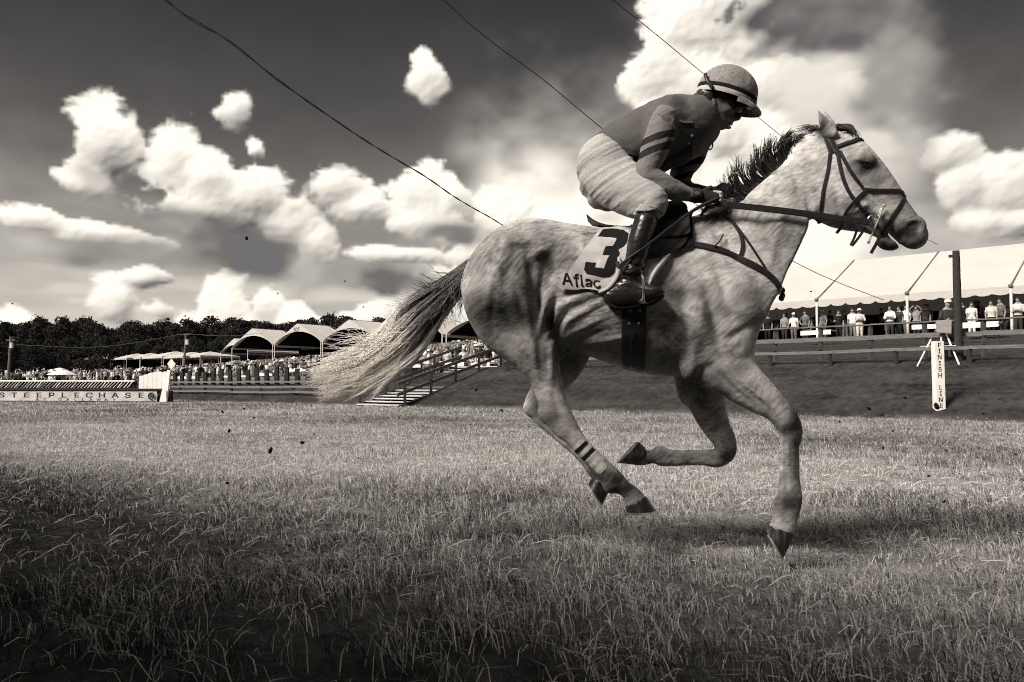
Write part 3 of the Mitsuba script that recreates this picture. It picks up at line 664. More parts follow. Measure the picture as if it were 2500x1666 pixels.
def nrm_at(p, A=None, sg=-1):
    A = HNf if A is None else A; e = .012
    ds = (_look(A, p[:, 0] + e, p[:, 2]) - _look(A, p[:, 0] - e, p[:, 2])) / (2 * e); dz = (_look(A, p[:, 0], p[:, 2] + e) - _look(A, p[:, 0], p[:, 2] - e)) / (2 * e)
    n = np.stack([-sg * ds * 1.0, np.full(len(p), float(sg)), -sg * dz], 1)
    return n / np.linalg.norm(n, axis=1, keepdims=True)


def band(P, N, w, th, taper=None):
    """A strap of width w and thickness th along P, lying square to the normals N."""
    t = np.gradient(P, axis=0); t /= np.linalg.norm(t, axis=1, keepdims=True) + 1e-9
    b = np.cross(t, N); b /= np.linalg.norm(b, axis=1, keepdims=True) + 1e-9; N = np.cross(b, t)
    w = np.broadcast_to(np.asarray(w, float), len(P))[:, None]
    pr = [(-.5, 0), (-.5, .6), (-.42, 1), (0, 1.12), (.42, 1), (.5, .6), (.5, 0)]
    v = np.stack([P + b * w * u + N * (th * q) for u, q in pr], 1).reshape(-1, 3); n = len(pr); m = len(P)
    f = np.vstack([grid_faces(m, n, True), [(0, i + 1, i) for i in range(1, n - 1)], [((m - 1) * n, (m - 1) * n + i, (m - 1) * n + i + 1) for i in range(1, n - 1)]])
    return v, f


def strap(px, w, th=.004, lift=.001, wrap=None, n=None, both=False):
    """A strap along the pixels px on the near side; wrap carries it round on the far side ('end', 'start' or 'both')."""
    c = spline(np.array(px, float), n or max(8, 6 * len(px))); p = near(c[:, 0], c[:, 1]); N = nrm_at(p)
    if wrap:
        q = p[::-1].copy(); q[:, 1] = _look(HXf, q[:, 0], q[:, 2]); M = nrm_at(q, HXf, 1)
        if wrap == 'end': p, N = np.vstack([p, q]), np.vstack([N, M])
        else: p, N = np.vstack([q, p]), np.vstack([M, N])
        # smooth the crossing over the ridge
        for _ in range(2):
            p[1:-1] = p[1:-1] * .5 + (p[:-2] + p[2:]) * .25; N[1:-1] = N[1:-1] * .5 + (N[:-2] + N[2:]) * .25
        N /= np.linalg.norm(N, axis=1, keepdims=True) + 1e-9
    v, f = band(p + N * lift, N, w, th)
    return world(v), f


matte('white_cloth', proc(lambda p, n, uv: mi.Color3f(.46, .45, .43) * (.70 + .6 * fbm(p.x * 16, p.y * 16, p.z * 16, 3))), .8, .2)
matte('black_cloth', .012, .9, .15)
matte('pale_wrap', proc(lambda p, n, uv: mi.Color3f(.50, .485, .46) * (.8 + .4 * fbm(p.x * 60, p.y * 60, p.z * 60, 2))), .8, .2)
scene['black_paint_plain'] = {'type': 'twosided', 'nested': {'type': 'diffuse', 'reflectance': {'type': 'rgb', 'value': [.014, .0135, .0125]}}}

# bridle
br = thing('bridle', 'black leather bridle with crossed noseband on the grey horse', 'bridle')
for nm, px, w, wr, lf in (('browband', [(2036, 362), (2058, 354), (2080, 347), (2099, 341), (2108, 344)], .019, 'end', .003), ('headpiece', [(2012, 330), (2020, 348), (2031, 374)], .028, 'start', .001), ('headpiece', [(2022, 332), (2032, 350), (2044, 374)], .026, 'start', .003),
        ('throat_strap', [(2027, 370), (2022, 413), (2010, 467), (2003, 520), (2001, 546)], .0165, 'end', .001), ('cheek_strap', [(2044, 370), (2050, 403), (2061, 444), (2076, 475), (2094, 498), (2109, 515), (2122, 529)], .0175, None, .001),
        ('noseband', [(2050, 370), (2073, 413), (2109, 464)], .0165, None, .001), ('noseband', [(2108, 464), (2130, 465), (2155, 466), (2182, 466), (2200, 469), (2208, 478)], .017, 'end', .003),
        ('noseband', [(2113, 466), (2086, 492), (2063, 523), (2055, 548)], .016, None, .004), ('noseband', [(2209, 479), (2193, 508), (2170, 541), (2148, 578)], .017, None, .002)):
    part(br, nm, strap(px, w, .0045, lf, wr), 'black_leather', 35)


def free_strap(pts, w, th=.004, nrm=(0, -1, 0), n=24):
    P = spline(np.array([np.r_[hpt(x, y, t)[0], t, hpt(x, y, t)[1]] for x, y, t in pts]), n)
    v, f = band(P, np.tile(np.array(nrm, float), (n, 1)), w, th); return world(v), f


def ring3(c, r, rt, n=20, ax=(1, 0, 0), az=(0, 0, 1), arc=(0, 2 * math.pi)):
    a = np.linspace(*arc, n); P = np.asarray(c) + np.cos(a)[:, None] * np.asarray(ax) * r + np.sin(a)[:, None] * np.asarray(az) * r
    return tube(P, rt, 6)


def hp3(x, y, t):
    q = hpt(x, y, t); return np.array([q[0], t, q[1]])


for pts, w in (([(2056, 546, -.075), (2050, 560, -.07), (2042, 570, -.065)], .014), ([(2150, 575, -.062), (2138, 598, -.06), (2126, 619, -.055)], .015), ([(2112, 556, -.075), (2098, 578, -.075), (2080, 601, -.07)], .012), ([(2092, 562, -.07), (2084, 584, -.068), (2076, 600, -.066)], .011)):
    part(br, 'strap_end', free_strap(pts, w, .005), 'black_leather', 35, 'loose strap end hanging under the jaw')
for x, y, ang, w, h in ((2103, 512, .85, .020, .024), (2012, 532, 1.45, .012, .034), (2064, 539, 1.5, .014, .030)):
    c = near(np.array([x]), np.array([y]), .012)[0]; ca, sa = math.cos(ang), -math.sin(ang)
    q = np.array([(-w / 2, -h / 2), (w / 2, -h / 2), (w / 2, h / 2), (-w / 2, h / 2), (-w / 2, -h / 2), (0, -h / 2), (0, h / 2)]) if 1 else None
    P = np.array([[c[0] + a * ca - b * sa, c[1], c[2] + a * sa + b * ca] for a, b in q])
    fr = cat(*[(world(tube(P[i:i + 2], .0018, 5)[0]), tube(P[i:i + 2], .0018, 5)[1]) for i in (0, 1, 2, 3, 5)])
    part(br, 'buckle', fr, 'bit_metal', 30)
bit_a, bit_b = hp3(2159, 502, -.083), hp3(2120.7, 592, -.078)
bit = cat(tube(np.linspace(bit_a, bit_b, 9), [.0055, .0038, .0042, .0052, .0062, .0052, .0042, .0038, .0055], 8), ball(bit_a, .0062, 2), ball(bit_b, .0072, 2),
          tube(spline(np.array([hp3(2146, 535, -.083), hp3(2135, 527, -.088), hp3(2123, 528, -.088), hp3(2118, 540, -.088), hp3(2121, 556, -.088), hp3(2132, 562, -.085), hp3(2135, 556, -.081)]), 30), .0032, 6),
          tube(np.array([hp3(2140, 548, -.08), hp3(2140, 549, .08)]), .006, 8))
part(br, 'bit', (world(bit[0]), bit[1]), 'bit_metal', 40, 'bright full cheek bit')
# reins
rn = thing('reins', 'black leather reins from the bit to the gloved hands', 'reins')
part(rn, 'rein', free_strap([(2124, 543, -.088), (2060, 536, -.105), (1985, 525, -.125), (1900, 514, -.150), (1800, 503, -.165), (1748, 497, -.17), (1722, 496, -.165)], .031, .005, (0, -1, .08), 40), 'black_leather', 35)
part(rn, 'rein', free_strap([(2124, 543, .088), (1985, 522, .12), (1850, 500, .13), (1775, 478, .07)], .022, .005, (0, 1, .1), 30), 'black_leather', 35)
part(rn, 'rein', free_strap([(1742, 494, -.16), (1722, 512, -.13), (1712, 526, -.03), (1722, 520, .05), (1760, 482, .07)], .02, .005, (-.3, -1, .3), 30), 'black_leather', 35)
# breastplate
bp = thing('breastplate', 'dark leather breast strap round the chest of the grey horse', 'harness')
part(bp, 'chest_strap', strap([(1694, 598), (1734, 605), (1770, 616), (1803, 631), (1854, 657), (1887, 682), (1902, 702), (1907, 712)], .030, .008, .002, 'end', 46), 'black_leather', 35)
part(bp, 'neck_strap', strap([(1764, 520), (1790, 546), (1808, 575), (1813, 600), (1806, 632)], .018, .005, .003, 'start', 26), 'black_leather', 35)
part(bp, 'neck_strap', strap([(1772, 522), (1800, 556), (1832, 600), (1850, 628), (1868, 655)], .011, .004, .002), 'black_leather', 35)
a = near(np.array([1744., 1756, 1766]), np.array([602., 590, 573]), .02); part(bp, 'strap_end', (world(tube(spline(a, 10), .004, 6)[0]), tube(spline(a, 10), .004, 6)[1]), 'black_leather', 35)
c = hp3(1908, 716, -.01); part(bp, 'buckle', cat(*[(world(ball(c + [dx, t, dz], [.014, .02, .016], 1)[0]), ball(c, 1, 1)[1]) for dx, t, dz in ((.0, -.02, .01), (.004, .0, -.012), (-.004, -.02, -.026))]), 'black_leather', True)
# girth
gi = thing('girth', 'wide black girth with bright studs under the horse', 'girth')
part(gi, 'girth_band', strap([(1549, 640), (1549, 700), (1548, 760), (1547, 820), (1547, 870), (1548, 904)], .112, .009, .003, 'end', 44), 'black_leather', 35)
for x, y in ((1538, 758), (1562, 758), (1536, 790), (1559, 790)):
    c = near(np.array([x]), np.array([y]), .014)[0]; part(gi, 'stud', (world(ball(c, [.0055, .004, .0055], 2)[0]), ball(c, 1, 2)[1]), 'bit_metal', True)
c = near(np.array([1547.]), np.array([893.]), .016)[0]; q = ring3(c, .014, .0028); part(gi, 'ring', (world(q[0]), q[1]), 'bit_metal', True)
part(gi, 'billet_strap', strap([(1546, 806), (1545, 840), (1541, 866)], .016, .006, .012), 'black_leather', 35)


def patch(L, R, m=24, n=24, lift=.004, th=.004, wave=0.0, seed=0):
    """Cloth draped on the near side between two edges given in pixels (top to bottom)."""
    A, B = spline(np.array(L, float), m), spline(np.array(R, float), m); u = np.linspace(0, 1, n)
    g = A[:, None] * (1 - u)[None, :, None] + B[:, None] * u[None, :, None]; g = g.reshape(-1, 2)
    p = near(g[:, 0], g[:, 1]); N = nrm_at(p); w = lift + wave * meshkit.fbm(p * 11, 3, seed)
    o = p + N * w[:, None]; i = p + N * (w - th)[:, None]; k = m * n; f = grid_faces(m, n)
    e = np.r_[np.arange(n), np.arange(1, m) * n + n - 1, (m - 1) * n + np.arange(n - 2, -1, -1), np.arange(m - 2, 0, -1) * n]; e2 = np.roll(e, -1)
    side = np.vstack([np.stack([e, e2, e2 + k], 1), np.stack([e, e2 + k, e + k], 1)])
    return world(np.vstack([o, i])), np.vstack([f[:, ::-1], f + k, side]), A, B


nc = thing('number_cloth', 'white number cloth with a black 3 under the saddle', 'saddle cloth')
NC_L, NC_R = [(1464, 566), (1446, 590), (1420, 622), (1392, 664), (1368, 705)], [(1640, 562), (1638, 590), (1632, 618), (1600, 668), (1560, 716)]
cv, cf, _, _ = patch(NC_L, NC_R, 40, 60, .010, .004, .020, 4)
tag(nc, 'white number cloth with a black 3 under the saddle', 'saddle cloth'); add(nc, (cv, cf), 'white_cloth', 50)


def nc_lift(p):
    return .010 + .020 * meshkit.fbm(p * 11, 3, 4)


def on_cloth(poly, name, label=None, th=.0012, step=3.0):
    """Flat lettering laid on the number cloth: a polygon in pixels."""
    m = trimesh.creation.extrude_polygon(poly, 1.0, engine='earcut')
    v, f = np.asarray(m.vertices), np.asarray(m.faces); v, f = trimesh.remesh.subdivide_to_size(v, f, step)
    p = near(v[:, 0], v[:, 1]); N = nrm_at(p); o = p + N * (nc_lift(p) + .0006 + th * v[:, 2])[:, None]
    part(nc, name, (world(o), f), 'black_cloth', False, label)


three = [(1459, 585), (1471, 571), (1491, 569), (1522, 572), (1534, 580), (1531, 598), (1524, 608), (1510, 616), (1513, 626), (1506, 648), (1500, 668), (1490, 681), (1434, 672), (1427, 661), (1431, 643), (1457, 646), (1454, 657), (1476, 660), (1485, 634), (1490, 628), (1472, 627), (1479, 610), (1497, 609), (1506, 590), (1488, 586), (1478, 586)]
on_cloth(Polygon(three).buffer(0), 'digit', 'black block figure 3')


def glyphs(text, height, x0, y0, ang=0.0, shear=0.0, gap=1.0, name='letter', par=None):
    """The outlines of the letters of text, each a polygon with holes, in a plane where y goes down."""
    out, x = [], 0.0
    for ch in text:
        if ch == ' ': x += height * .5; continue
        m = meshkit.text_mesh(ch, height, 1.0, bold=True); v, f = np.asarray(m.vertices), np.asarray(m.faces)
        k = (np.abs(v[f][:, :, 2]) < 1e-6).all(1)
        from shapely import union_all
        g = union_all([Polygon(t[:, :2]).buffer(1e-4) for t in v[f][k]]); b = g.bounds
        g = affinity.translate(g, x - b[0], 0); x += b[2] - b[0] + height * .14 * gap
        ca, sa = math.cos(ang), math.sin(ang)
        out.append((ch, affinity.affine_transform(g, [ca, -sa * -1 + shear * ca, sa, -ca + shear * sa, x0, y0])))
    return out


for ch, g in glyphs('Aflac', 27, 1376, 695, .13, -.25, .6):
    for q in getattr(g, 'geoms', [g]): on_cloth(q.simplify(.4), 'letter', 'black printed letter ' + ch)
# the turned-up edges of the cloth
for pts, r in (([(1511, 630), (1513, 650), (1506, 680), (1488, 704), (1462, 716)], .024), ([(1634, 622), (1612, 648), (1594, 674), (1584, 698)], .022)):
    c = spline(np.array(pts, float), 22); p = near(c[:, 0], c[:, 1], .022); q = tube(p, r * np.sin(np.linspace(.25, 2.9, 22))**.5, 10, .6); part(nc, 'fold', (world(q[0]), q[1]), 'white_cloth', True)
# saddle
sd = thing('saddle', 'small black racing saddle with an upswept cantle on the grey horse', 'saddle')
v, f, _, _ = patch([(1540, 556), (1534, 590), (1540, 622), (1560, 646)], [(1690, 532), (1690, 566), (1688, 602), (1628, 612)], 26, 34, .020, .006, .006, 9); part(sd, 'saddle_pad', (v, f), 'black_cloth', 40)
v, f, _, _ = patch([(1606, 552), (1590, 592), (1578, 625), (1576, 640)], [(1682, 542), (1682, 566), (1672, 600), (1610, 634)], 20, 20, .034, .010, 0, 9); part(sd, 'flap', (v, f), 'black_leather', 40)
fl = Polygon([(1604, 556), (1612, 520), (1622, 492), (1634, 482), (1648, 479), (1664, 482), (1675, 490), (1680, 510), (1684, 540), (1684, 566), (1640, 580), (1606, 580)]); q = slab(Polygon(spline(np.array(fl.exterior.coords)[:-1], 60)), 0, 1)
w0 = np.array([np.r_[hpt(x, y, -.235 + .09 * (1 - min(1, max(0, (y - 480) / 90))))[0], -.235 + .10 * (1 - min(1, max(0, (y - 480) / 90))) + .028 * z, hpt(x, y, -.22)[1]] for x, y, z in q[0]])
part(sd, 'knee_flap', (world(w0), q[1]), 'black_leather', 35)
P = spline(np.array([hp3(1434, 531, 0), hp3(1448, 543, 0), hp3(1468, 553, 0), hp3(1500, 559, 0), hp3(1540, 560, 0), hp3(1600, 552, 0), hp3(1660, 536, 0), hp3(1690, 520, 0)]), 40); x = np.linspace(0, 1, 40)
wv = .075 + .05 * np.sin(x * 3.1); a = np.linspace(0, 2 * np.pi, 20, endpoint=False)
V = np.stack([np.stack([np.full(20, c[0]), np.cos(a) * w, c[2] + np.sin(a) * .011 - .9 * (np.cos(a) * w)**2], 1) for c, w in zip(P, wv)]).reshape(-1, 3)
q = np.arange(20); V = np.vstack([V, P[:1], P[-1:]]); part(sd, 'seat', (world(V), np.vstack([grid_faces(40, 20, True), np.stack([np.full(20, 800), (q + 1) % 20, q], 1), np.stack([np.full(20, 801), 780 + q, 780 + (q + 1) % 20], 1)])), 'black_leather', 50)
# stirrup and its leather
si = thing('stirrup', 'metal stirrup iron round the near boot', 'stirrup')
A, B = hp3(1560, 664, -.30), hp3(1560, 742, -.31)
U = np.array([.35, -.94, 0]); arch = [A + [0, 0, 0], A + U * .030 + [0, 0, -.018], A + U * .052 + [0, 0, -.06], B + U * .056 + [0, 0, .02], B + U * .05]; arch2 = [A, A - U * .030 + [0, 0, -.018], A - U * .052 + [0, 0, -.06], B - U * .056 + [0, 0, .02], B - U * .05]
q = cat(tube(spline(np.array(arch), 24), .0065, 8), tube(spline(np.array(arch2), 24), .0065, 8), bar(B - U * .055, B + U * .055, .03, .010)); add(si, (world(q[0]), q[1]), 'bit_metal', 40)
part(si, 'stirrup_leather', free_strap([(1585, 606, -.285), (1577, 632, -.30), (1566, 660, -.302)], .018, .004), 'black_leather', 35)
# bandage on the near hind cannon
bd = thing('leg_bandage', 'pale bandage with two dark tapes on the near hind leg', 'bandage')
ctr = spline(np.array([hp3(1403, 1072, -.14), hp3(1420, 1092, -.14), hp3(1441, 1113, -.14), hp3(1466, 1140, -.14), hp3(1482, 1158, -.14)]), 40)
rr = .0375 + .0012 * np.sin(np.linspace(0, 40, 40)); q = tube(ctr[4:36], rr[4:36], 22); add(bd, (world(q[0]), q[1]), 'pale_wrap', 60)
for i in (7, 15): q = tube(ctr[i:i + 4], .0400, 22); part(bd, 'tape', (world(q[0]), q[1]), 'black_cloth', 40)
# riding whip
wh = thing('riding_whip', 'thin black riding whip held across the boot', 'whip')
P = spline(np.array([hp3(1752, 484, -.19), hp3(1712, 503, -.20), hp3(1640, 553, -.28), hp3(1575, 603, -.345), hp3(1521, 641, -.36)]), 40); q = tube(P, np.linspace(.0085, .0060, 40), 8); add(wh, (world(q[0]), q[1]), 'black_leather', True)
part(wh, 'flap', free_strap([(1524, 640, -.36), (1512, 652, -.36), (1506, 640, -.355)], .02, .003), 'black_leather', 30)

# ---------------------------------------------------------------- mane, forelock and tail: every lock a tapering strand


def strands(curves, r0, r1, n=14, sides=3):
    V, F, k = [], [], 0
    for c, a, b in zip(curves, r0, r1):
        P = spline(c, n); r = a + (b - a) * np.linspace(0, 1, n)**1.2
        v, f = tube(P, r, sides, cap=False); V.append(v); F.append(f + k); k += len(v)
    return np.vstack(V), np.vstack(F)


def hair_col(lo, hi):
    def fn(p, n, uv):
        s, t, z = hair_noise_fields(p)
        return mi.Color3f(1, .96, .89) * (lo + (hi - lo) * fbm(s * 40, t * 90, z * 90, 2))
    return proc(fn)


matte('mane_hair', hair_col(.012, .05), .42, .5)


def tail_col(p, n, uv):
    s, t, z = hair_noise_fields(p)
    g = smoothstep(-.40, -.66, s + .25 * (z - 1.2)); st_ = fbm(s * 20 + 4, t * 70, z * 90, 2)
    return mi.Color3f(1, .975, .92) * (.03 + .12 * st_ + g * (.66 + .24 * st_))


scene['tail_hair'] = {'type': 'twosided', 'nested': {'type': 'principled', 'base_color': proc(tail_col), 'roughness': .42, 'specular': .5, 'sheen': .3}}
R = np.random.default_rng(3)
crest = np.array([(1768, 520), (1800, 500), (1830, 474), (1857, 450), (1880, 430), (1900, 413), (1923, 395), (1945, 377), (1966, 362), (1985, 350), (2004, 338)], float)
# where the free ends of the mane are, lock after lock along the crest
tips = np.array([(1712, 505), (1780, 455), (1800, 408), (1818, 388), (1840, 368), (1856, 356), (1880, 344), (1912, 332), (1936, 327), (1962, 336), (1985, 336)], float)
N = 760; u = np.sort(R.random(N)); cl = np.round(u * 40) / 40; cu, r0, r1 = [], [], []
cs, ts = spline(crest, 400), spline(tips, 400); lkr = R.uniform(.7, 1.12, 41)
for i in range(N):
    uu = u[i]; lk = np.clip(cl[i] + R.normal(0, .006), 0, 1); b = cs[int(uu * 399)]; e = ts[int(lk * 399)]
    t0 = R.normal(0, .010); base = hp3(b[0] + R.normal(0, 2), b[1] + 6 + R.normal(0, 2), t0); dt = t0 + R.normal(-.008, .016)
    k = lkr[int(cl[i] * 40)] * R.uniform(.72, 1.05)
    off = lambda tab: np.array([np.interp(uu, [0, .15, .35, .52, .68, .85, 1], [q[j] for q in tab]) for j in (0, 1)]) * k * 1.12
    m = b + off([(-22, 4), (-28, 2), (-27, -4), (-23, -12), (-14, -24), (-10, -15), (-6, -8)]) + R.normal(0, 2, 2)
    m2 = b + off([(-40, 6), (-46, -10), (-44, -24), (-34, -40), (-17, -50), (-12, -25), (-10, -13)]) + R.normal(0, 2.5, 2)
    tip = b + off([(-58, 0), (-56, -36), (-50, -54), (-36, -68), (-2 + R.uniform(-12, 12), -66), (8 + R.uniform(-12, 8), -30), (-24, -20)]) + R.normal(0, 3.5, 2)
    cu.append(np.array([base, hp3(m[0], m[1], t0 * .5 + dt * .5), hp3(m2[0], m2[1], dt), hp3(tip[0], tip[1], dt + R.normal(0, .008))]))
    r0.append(R.uniform(.0022, .0038)); r1.append(.0010)
for i in range(420):                              # the short dense hair at the roots
    uu = R.random(); b = cs[int(uu * 399)]; t0 = R.normal(0, .016); ln = R.uniform(10, 20)
    a = hp3(b[0] + 3, b[1] + 8, t0); cu.append(np.array([a, hp3(b[0] - ln * .3, b[1] - ln * .2, t0), hp3(b[0] - ln * .55, b[1] - ln * .45, t0 + R.normal(0, .012))])); r0.append(.004); r1.append(.0012)
for i in range(150):                              # hair lying down on the near side at the withers
    x = R.uniform(1760, 1822); y = np.interp(x, [1760, 1822], [520, 484]); t0 = -.02
    tip = np.array([x - R.uniform(25, 60), y + R.uniform(2, 36)]); a = hp3(x, y + 4, t0); c = near(np.array([(x + tip[0]) / 2, tip[0]]), np.array([(y + tip[1]) / 2 - 4, tip[1]]), .012)
    cu.append(np.array([a, c[0], c[1]])); r0.append(.003); r1.append(.0006)
for i in range(70):                               # loose hair blown back behind the ears
    b = np.array([R.uniform(1990, 2012), R.uniform(330, 342)]); tip = np.array([R.uniform(1940, 1990), R.uniform(306, 330)]); a = hp3(*b, R.normal(0, .015)); m = (b + tip) / 2 + [4, -14]
    cu.append(np.array([a, hp3(*m, R.normal(0, .02)), hp3(*tip, R.normal(0, .03))])); r0.append(.0018); r1.append(.0005)
v, f = strands(cu, r0, r1, 12); part('horse', 'mane', (world(v), f), 'mane_hair', True, 'dark mane blown upright along the neck')
cu = []
for i in range(110):
    t0 = R.normal(0, .02); b = np.array([2044 + R.normal(0, 4), 312 + R.normal(0, 4)]); e = np.array([2086 + R.normal(0, 8), 336 + R.normal(0, 5)])
    cu.append(np.array([hp3(*b, t0), hp3(*((b + e) / 2 + [6, -9 + R.normal(0, 3)]), t0 - .01), hp3(*e, t0 + R.normal(-.01, .02))]))
v, f = strands(cu, [.0028] * 110, [.0008] * 110, 10); part('horse', 'forelock', (world(v), f), 'mane_hair', True, 'dark forelock between the ears')
cu, r0, r1 = [], [], []
root = np.array([1146, 652.])
topc = np.array([(1146, 640), (1088, 688), (1020, 730), (960, 775), (905, 850), (835, 882), (755, 905)], float); low = np.array([(1150, 675), (1100, 745), (1053, 805), (1022, 858), (965, 905), (895, 952), (800, 966)], float)
for lock in range(110):                            # locks of hair, each with its own strands
    hgt = np.clip(R.normal(.5, .30), -.06, 1.06); off = R.uniform(0, .34); L = R.uniform(.74, 1.05) if R.random() < .8 else R.uniform(.35, .65); q = R.uniform(-.5, .5)
    C = topc + (low - topc) * hgt; sp = spline(C, 40); i0 = int(off * 16); i1 = min(39, max(i0 + 8, int(39 * L))); pts0 = sp[i0:i1 + 1][np.linspace(0, i1 - i0, 6).astype(int)]
    ph = R.uniform(0, 6.28); pts0 = pts0 + np.stack([0 * np.arange(6), np.sin(np.arange(6) * 1.3 + ph) * np.array([0, 2, 4, 6, 7, 9])], 1) + R.normal(0, 1, (6, 2)) * np.array([0, 1, 2, 4, 5, 8])[:, None] * .6
    lat0 = q * np.array([.04, .08, .11, .13, .14, .15]); n_ = R.integers(22, 46)
    for j in range(n_):
        sp2 = np.array([3, 4, 4, 4, 4, 5.]) * R.normal(0, .8); e = R.uniform(.86, 1.04); pts = pts0[0] + (pts0 - pts0[0]) * e + np.stack([sp2 * .35, sp2], 1) + R.normal(0, 1, (6, 2)) * np.array([0, .5, 1, 1.5, 2, 4])[:, None]
        lat = lat0 + R.normal(0, .008) + np.cumsum(np.r_[0, R.normal(0, .004, 5)]); cu.append(np.array([hp3(p[0], p[1], l) for p, l in zip(pts, lat)])); r0.append(R.uniform(.0012, .0024)); r1.append(R.uniform(.0005, .0010))
for i in range(260):                              # feathered hair falling off the dock
    b = np.array([R.uniform(1040, 1150), 0]); b[1] = np.interp(b[0], [1040, 1150], [735, 655]) + R.normal(0, 8); e = b + np.array([R.uniform(-30, 22), R.uniform(50, 110)]) * R.uniform(.6, 1.1)
    m = (b + e) / 2 + [R.uniform(-14, 12), 6]; t0 = R.normal(0, .03); cu.append(np.array([hp3(*b, t0 * .4), hp3(*m, t0), hp3(*e, t0 * 1.5)])); r0.append(.0022); r1.append(.0005)
for i in range(120):                              # hair lifting off the top
    b = np.array([R.uniform(985, 1110), 0]); b[1] = np.interp(b[0], [985, 1110], [765, 668]) + R.normal(4, 8); e = b + np.array([R.uniform(-80, -30), R.uniform(-22, 40)])
    m = (b + e) / 2 + [0, R.uniform(4, 12)]; t0 = R.normal(0, .03); cu.append(np.array([hp3(*b, t0 * .4), hp3(*m, t0), hp3(*e, t0 * 1.5)])); r0.append(.0022); r1.append(.0008)
for i in range(60):                              # long loose locks blown out to the left
    b = np.array([R.uniform(900, 1030), 0]); b[1] = np.interp(b[0], [900, 1030], [850, 800]) + R.normal(0, 22); k = R.random(); e = np.array([R.uniform(780, 890), 796 + 95 * k + R.normal(0, 6)])
    m = (b + e) / 2 + [0, R.uniform(-8, 26)]; t0 = R.normal(0, .05); cu.append(np.array([hp3(*b, t0), hp3(*m, t0 * 1.3), hp3(*e, t0 * 1.6)])); r0.append(.0022); r1.append(.0010)
v, f = strands(cu, r0, r1, 16); part('horse', 'tail', (world(v), f), 'tail_hair', True, 'tail streaming back, dark at the dock and pale at the ends')
P = spline(np.array([hp3(1172, 655, 0), hp3(1132, 672, 0), hp3(1094, 702, 0), hp3(1056, 742, 0)]), 16); q = tube(P, np.linspace(.036, .012, 16), 12); part('horse', 'dock', (world(q[0]), q[1]), 'mane_hair', True)

# ---------------------------------------------------------------- the jockey: a body, and clothes that follow it
def jf():
    return Field((.24, -.46, 1.16), (1.14, .42, 2.50), .0066)


def wrinkle(v, f, amp, fx, seed, stretch=(1, 1, 1), ridge=True):
    m = trimesh.Trimesh(v, f, process=False); n = np.asarray(m.vertex_normals); q = v * np.asarray(stretch)
    a = meshkit.fbm(q * fx, 3, seed)
    if ridge: a = 1 - np.abs(2 * a - 1) * 1.6
    return v + n * (amp * (a - .5))[:, None]


ARM_N = [(1604, 266, 1660, 262, .062, -.145), (1592, 292, 1655, 290, .060, -.175), (1581, 322, 1645, 330, .055, -.20), (1568, 358, 1631, 368, .050, -.215), (1559, 400, 1611, 400, .046, -.23), (1554, 434, 1602, 412, .044, -.235), (1569, 456, 1610, 418, .044, -.235), (1602, 474, 1634, 432, .043, -.23), (1642, 486, 1664, 449, .038, -.21), (1682, 490, 1692, 463, .030, -.18)]
ARM_F = [(1672, 280, 1715, 300, .055, .14), (1665, 325, 1733, 345, .058, .175), (1652, 372, 1718, 385, .052, .205), (1642, 410, 1694, 414, .047, .22), (1638, 436, 1684, 440, .044, .215), (1652, 462, 1688, 446, .042, .19), (1690, 478, 1704, 452, .036, .15), (1730, 484, 1736, 460, .029, .10)]
TORSO = [(1440, 342, 1502, 376, .145), (1462, 312, 1535, 396, .165), (1500, 283, 1590, 416, .178), (1552, 255, 1645, 402, .188), (1603, 234, 1688, 384, .197), (1650, 232, 1730, 354, .182)]
NECK = [(1672, 246, 1716, 326, .125), (1697, 252, 1727, 310, .082)]
LEG_N = [(1418, 430, 1530, 372, .10, -.10), (1434, 463, 1550, 402, .10, -.14), (1478, 491, 1585, 432, .09, -.19), (1522, 508, 1612, 460, .078, -.235), (1552, 516, 1624, 480, .066, -.262), (1560, 520, 1616, 500, .058, -.272)]
LEG_F = [(p[0], p[1], p[2], p[3], p[4], -p[5] * .92) for p in LEG_N]
SHIN_N = [(1556, 514, 1613, 514, .058, -.278), (1545, 545, 1604, 552, .062, -.29), (1534, 592, 1588, 600, .058, -.297), (1526, 640, 1574, 645, .047, -.30), (1512, 688, 1563, 680, .043, -.30), (1500, 716, 1562, 704, .042, -.30)]
FOOT_N = [(1496, 749, 1500, 700, .032, -.296), (1530, 749, 1542, 694, .036, -.305), (1568, 742, 1580, 692, .042, -.318), (1598, 730, 1604, 699, .040, -.328), (1612, 722, 1615, 704, .028, -.333)]


def mir(c): return [(p[0], p[1], p[2], p[3], p[4], -p[5] * .93) for p in c]


def thin(c, k): return [(*p[:4], p[4] * k, *p[5:]) for p in c]


def stk(c, k=1.0, t=0):
    q = np.array(st(c, t)); q[:, 2] *= k; q[:, 4] *= k
    if t: q[:, 3] = 0                              # traced on the near shoulder, centred on the body
    return q



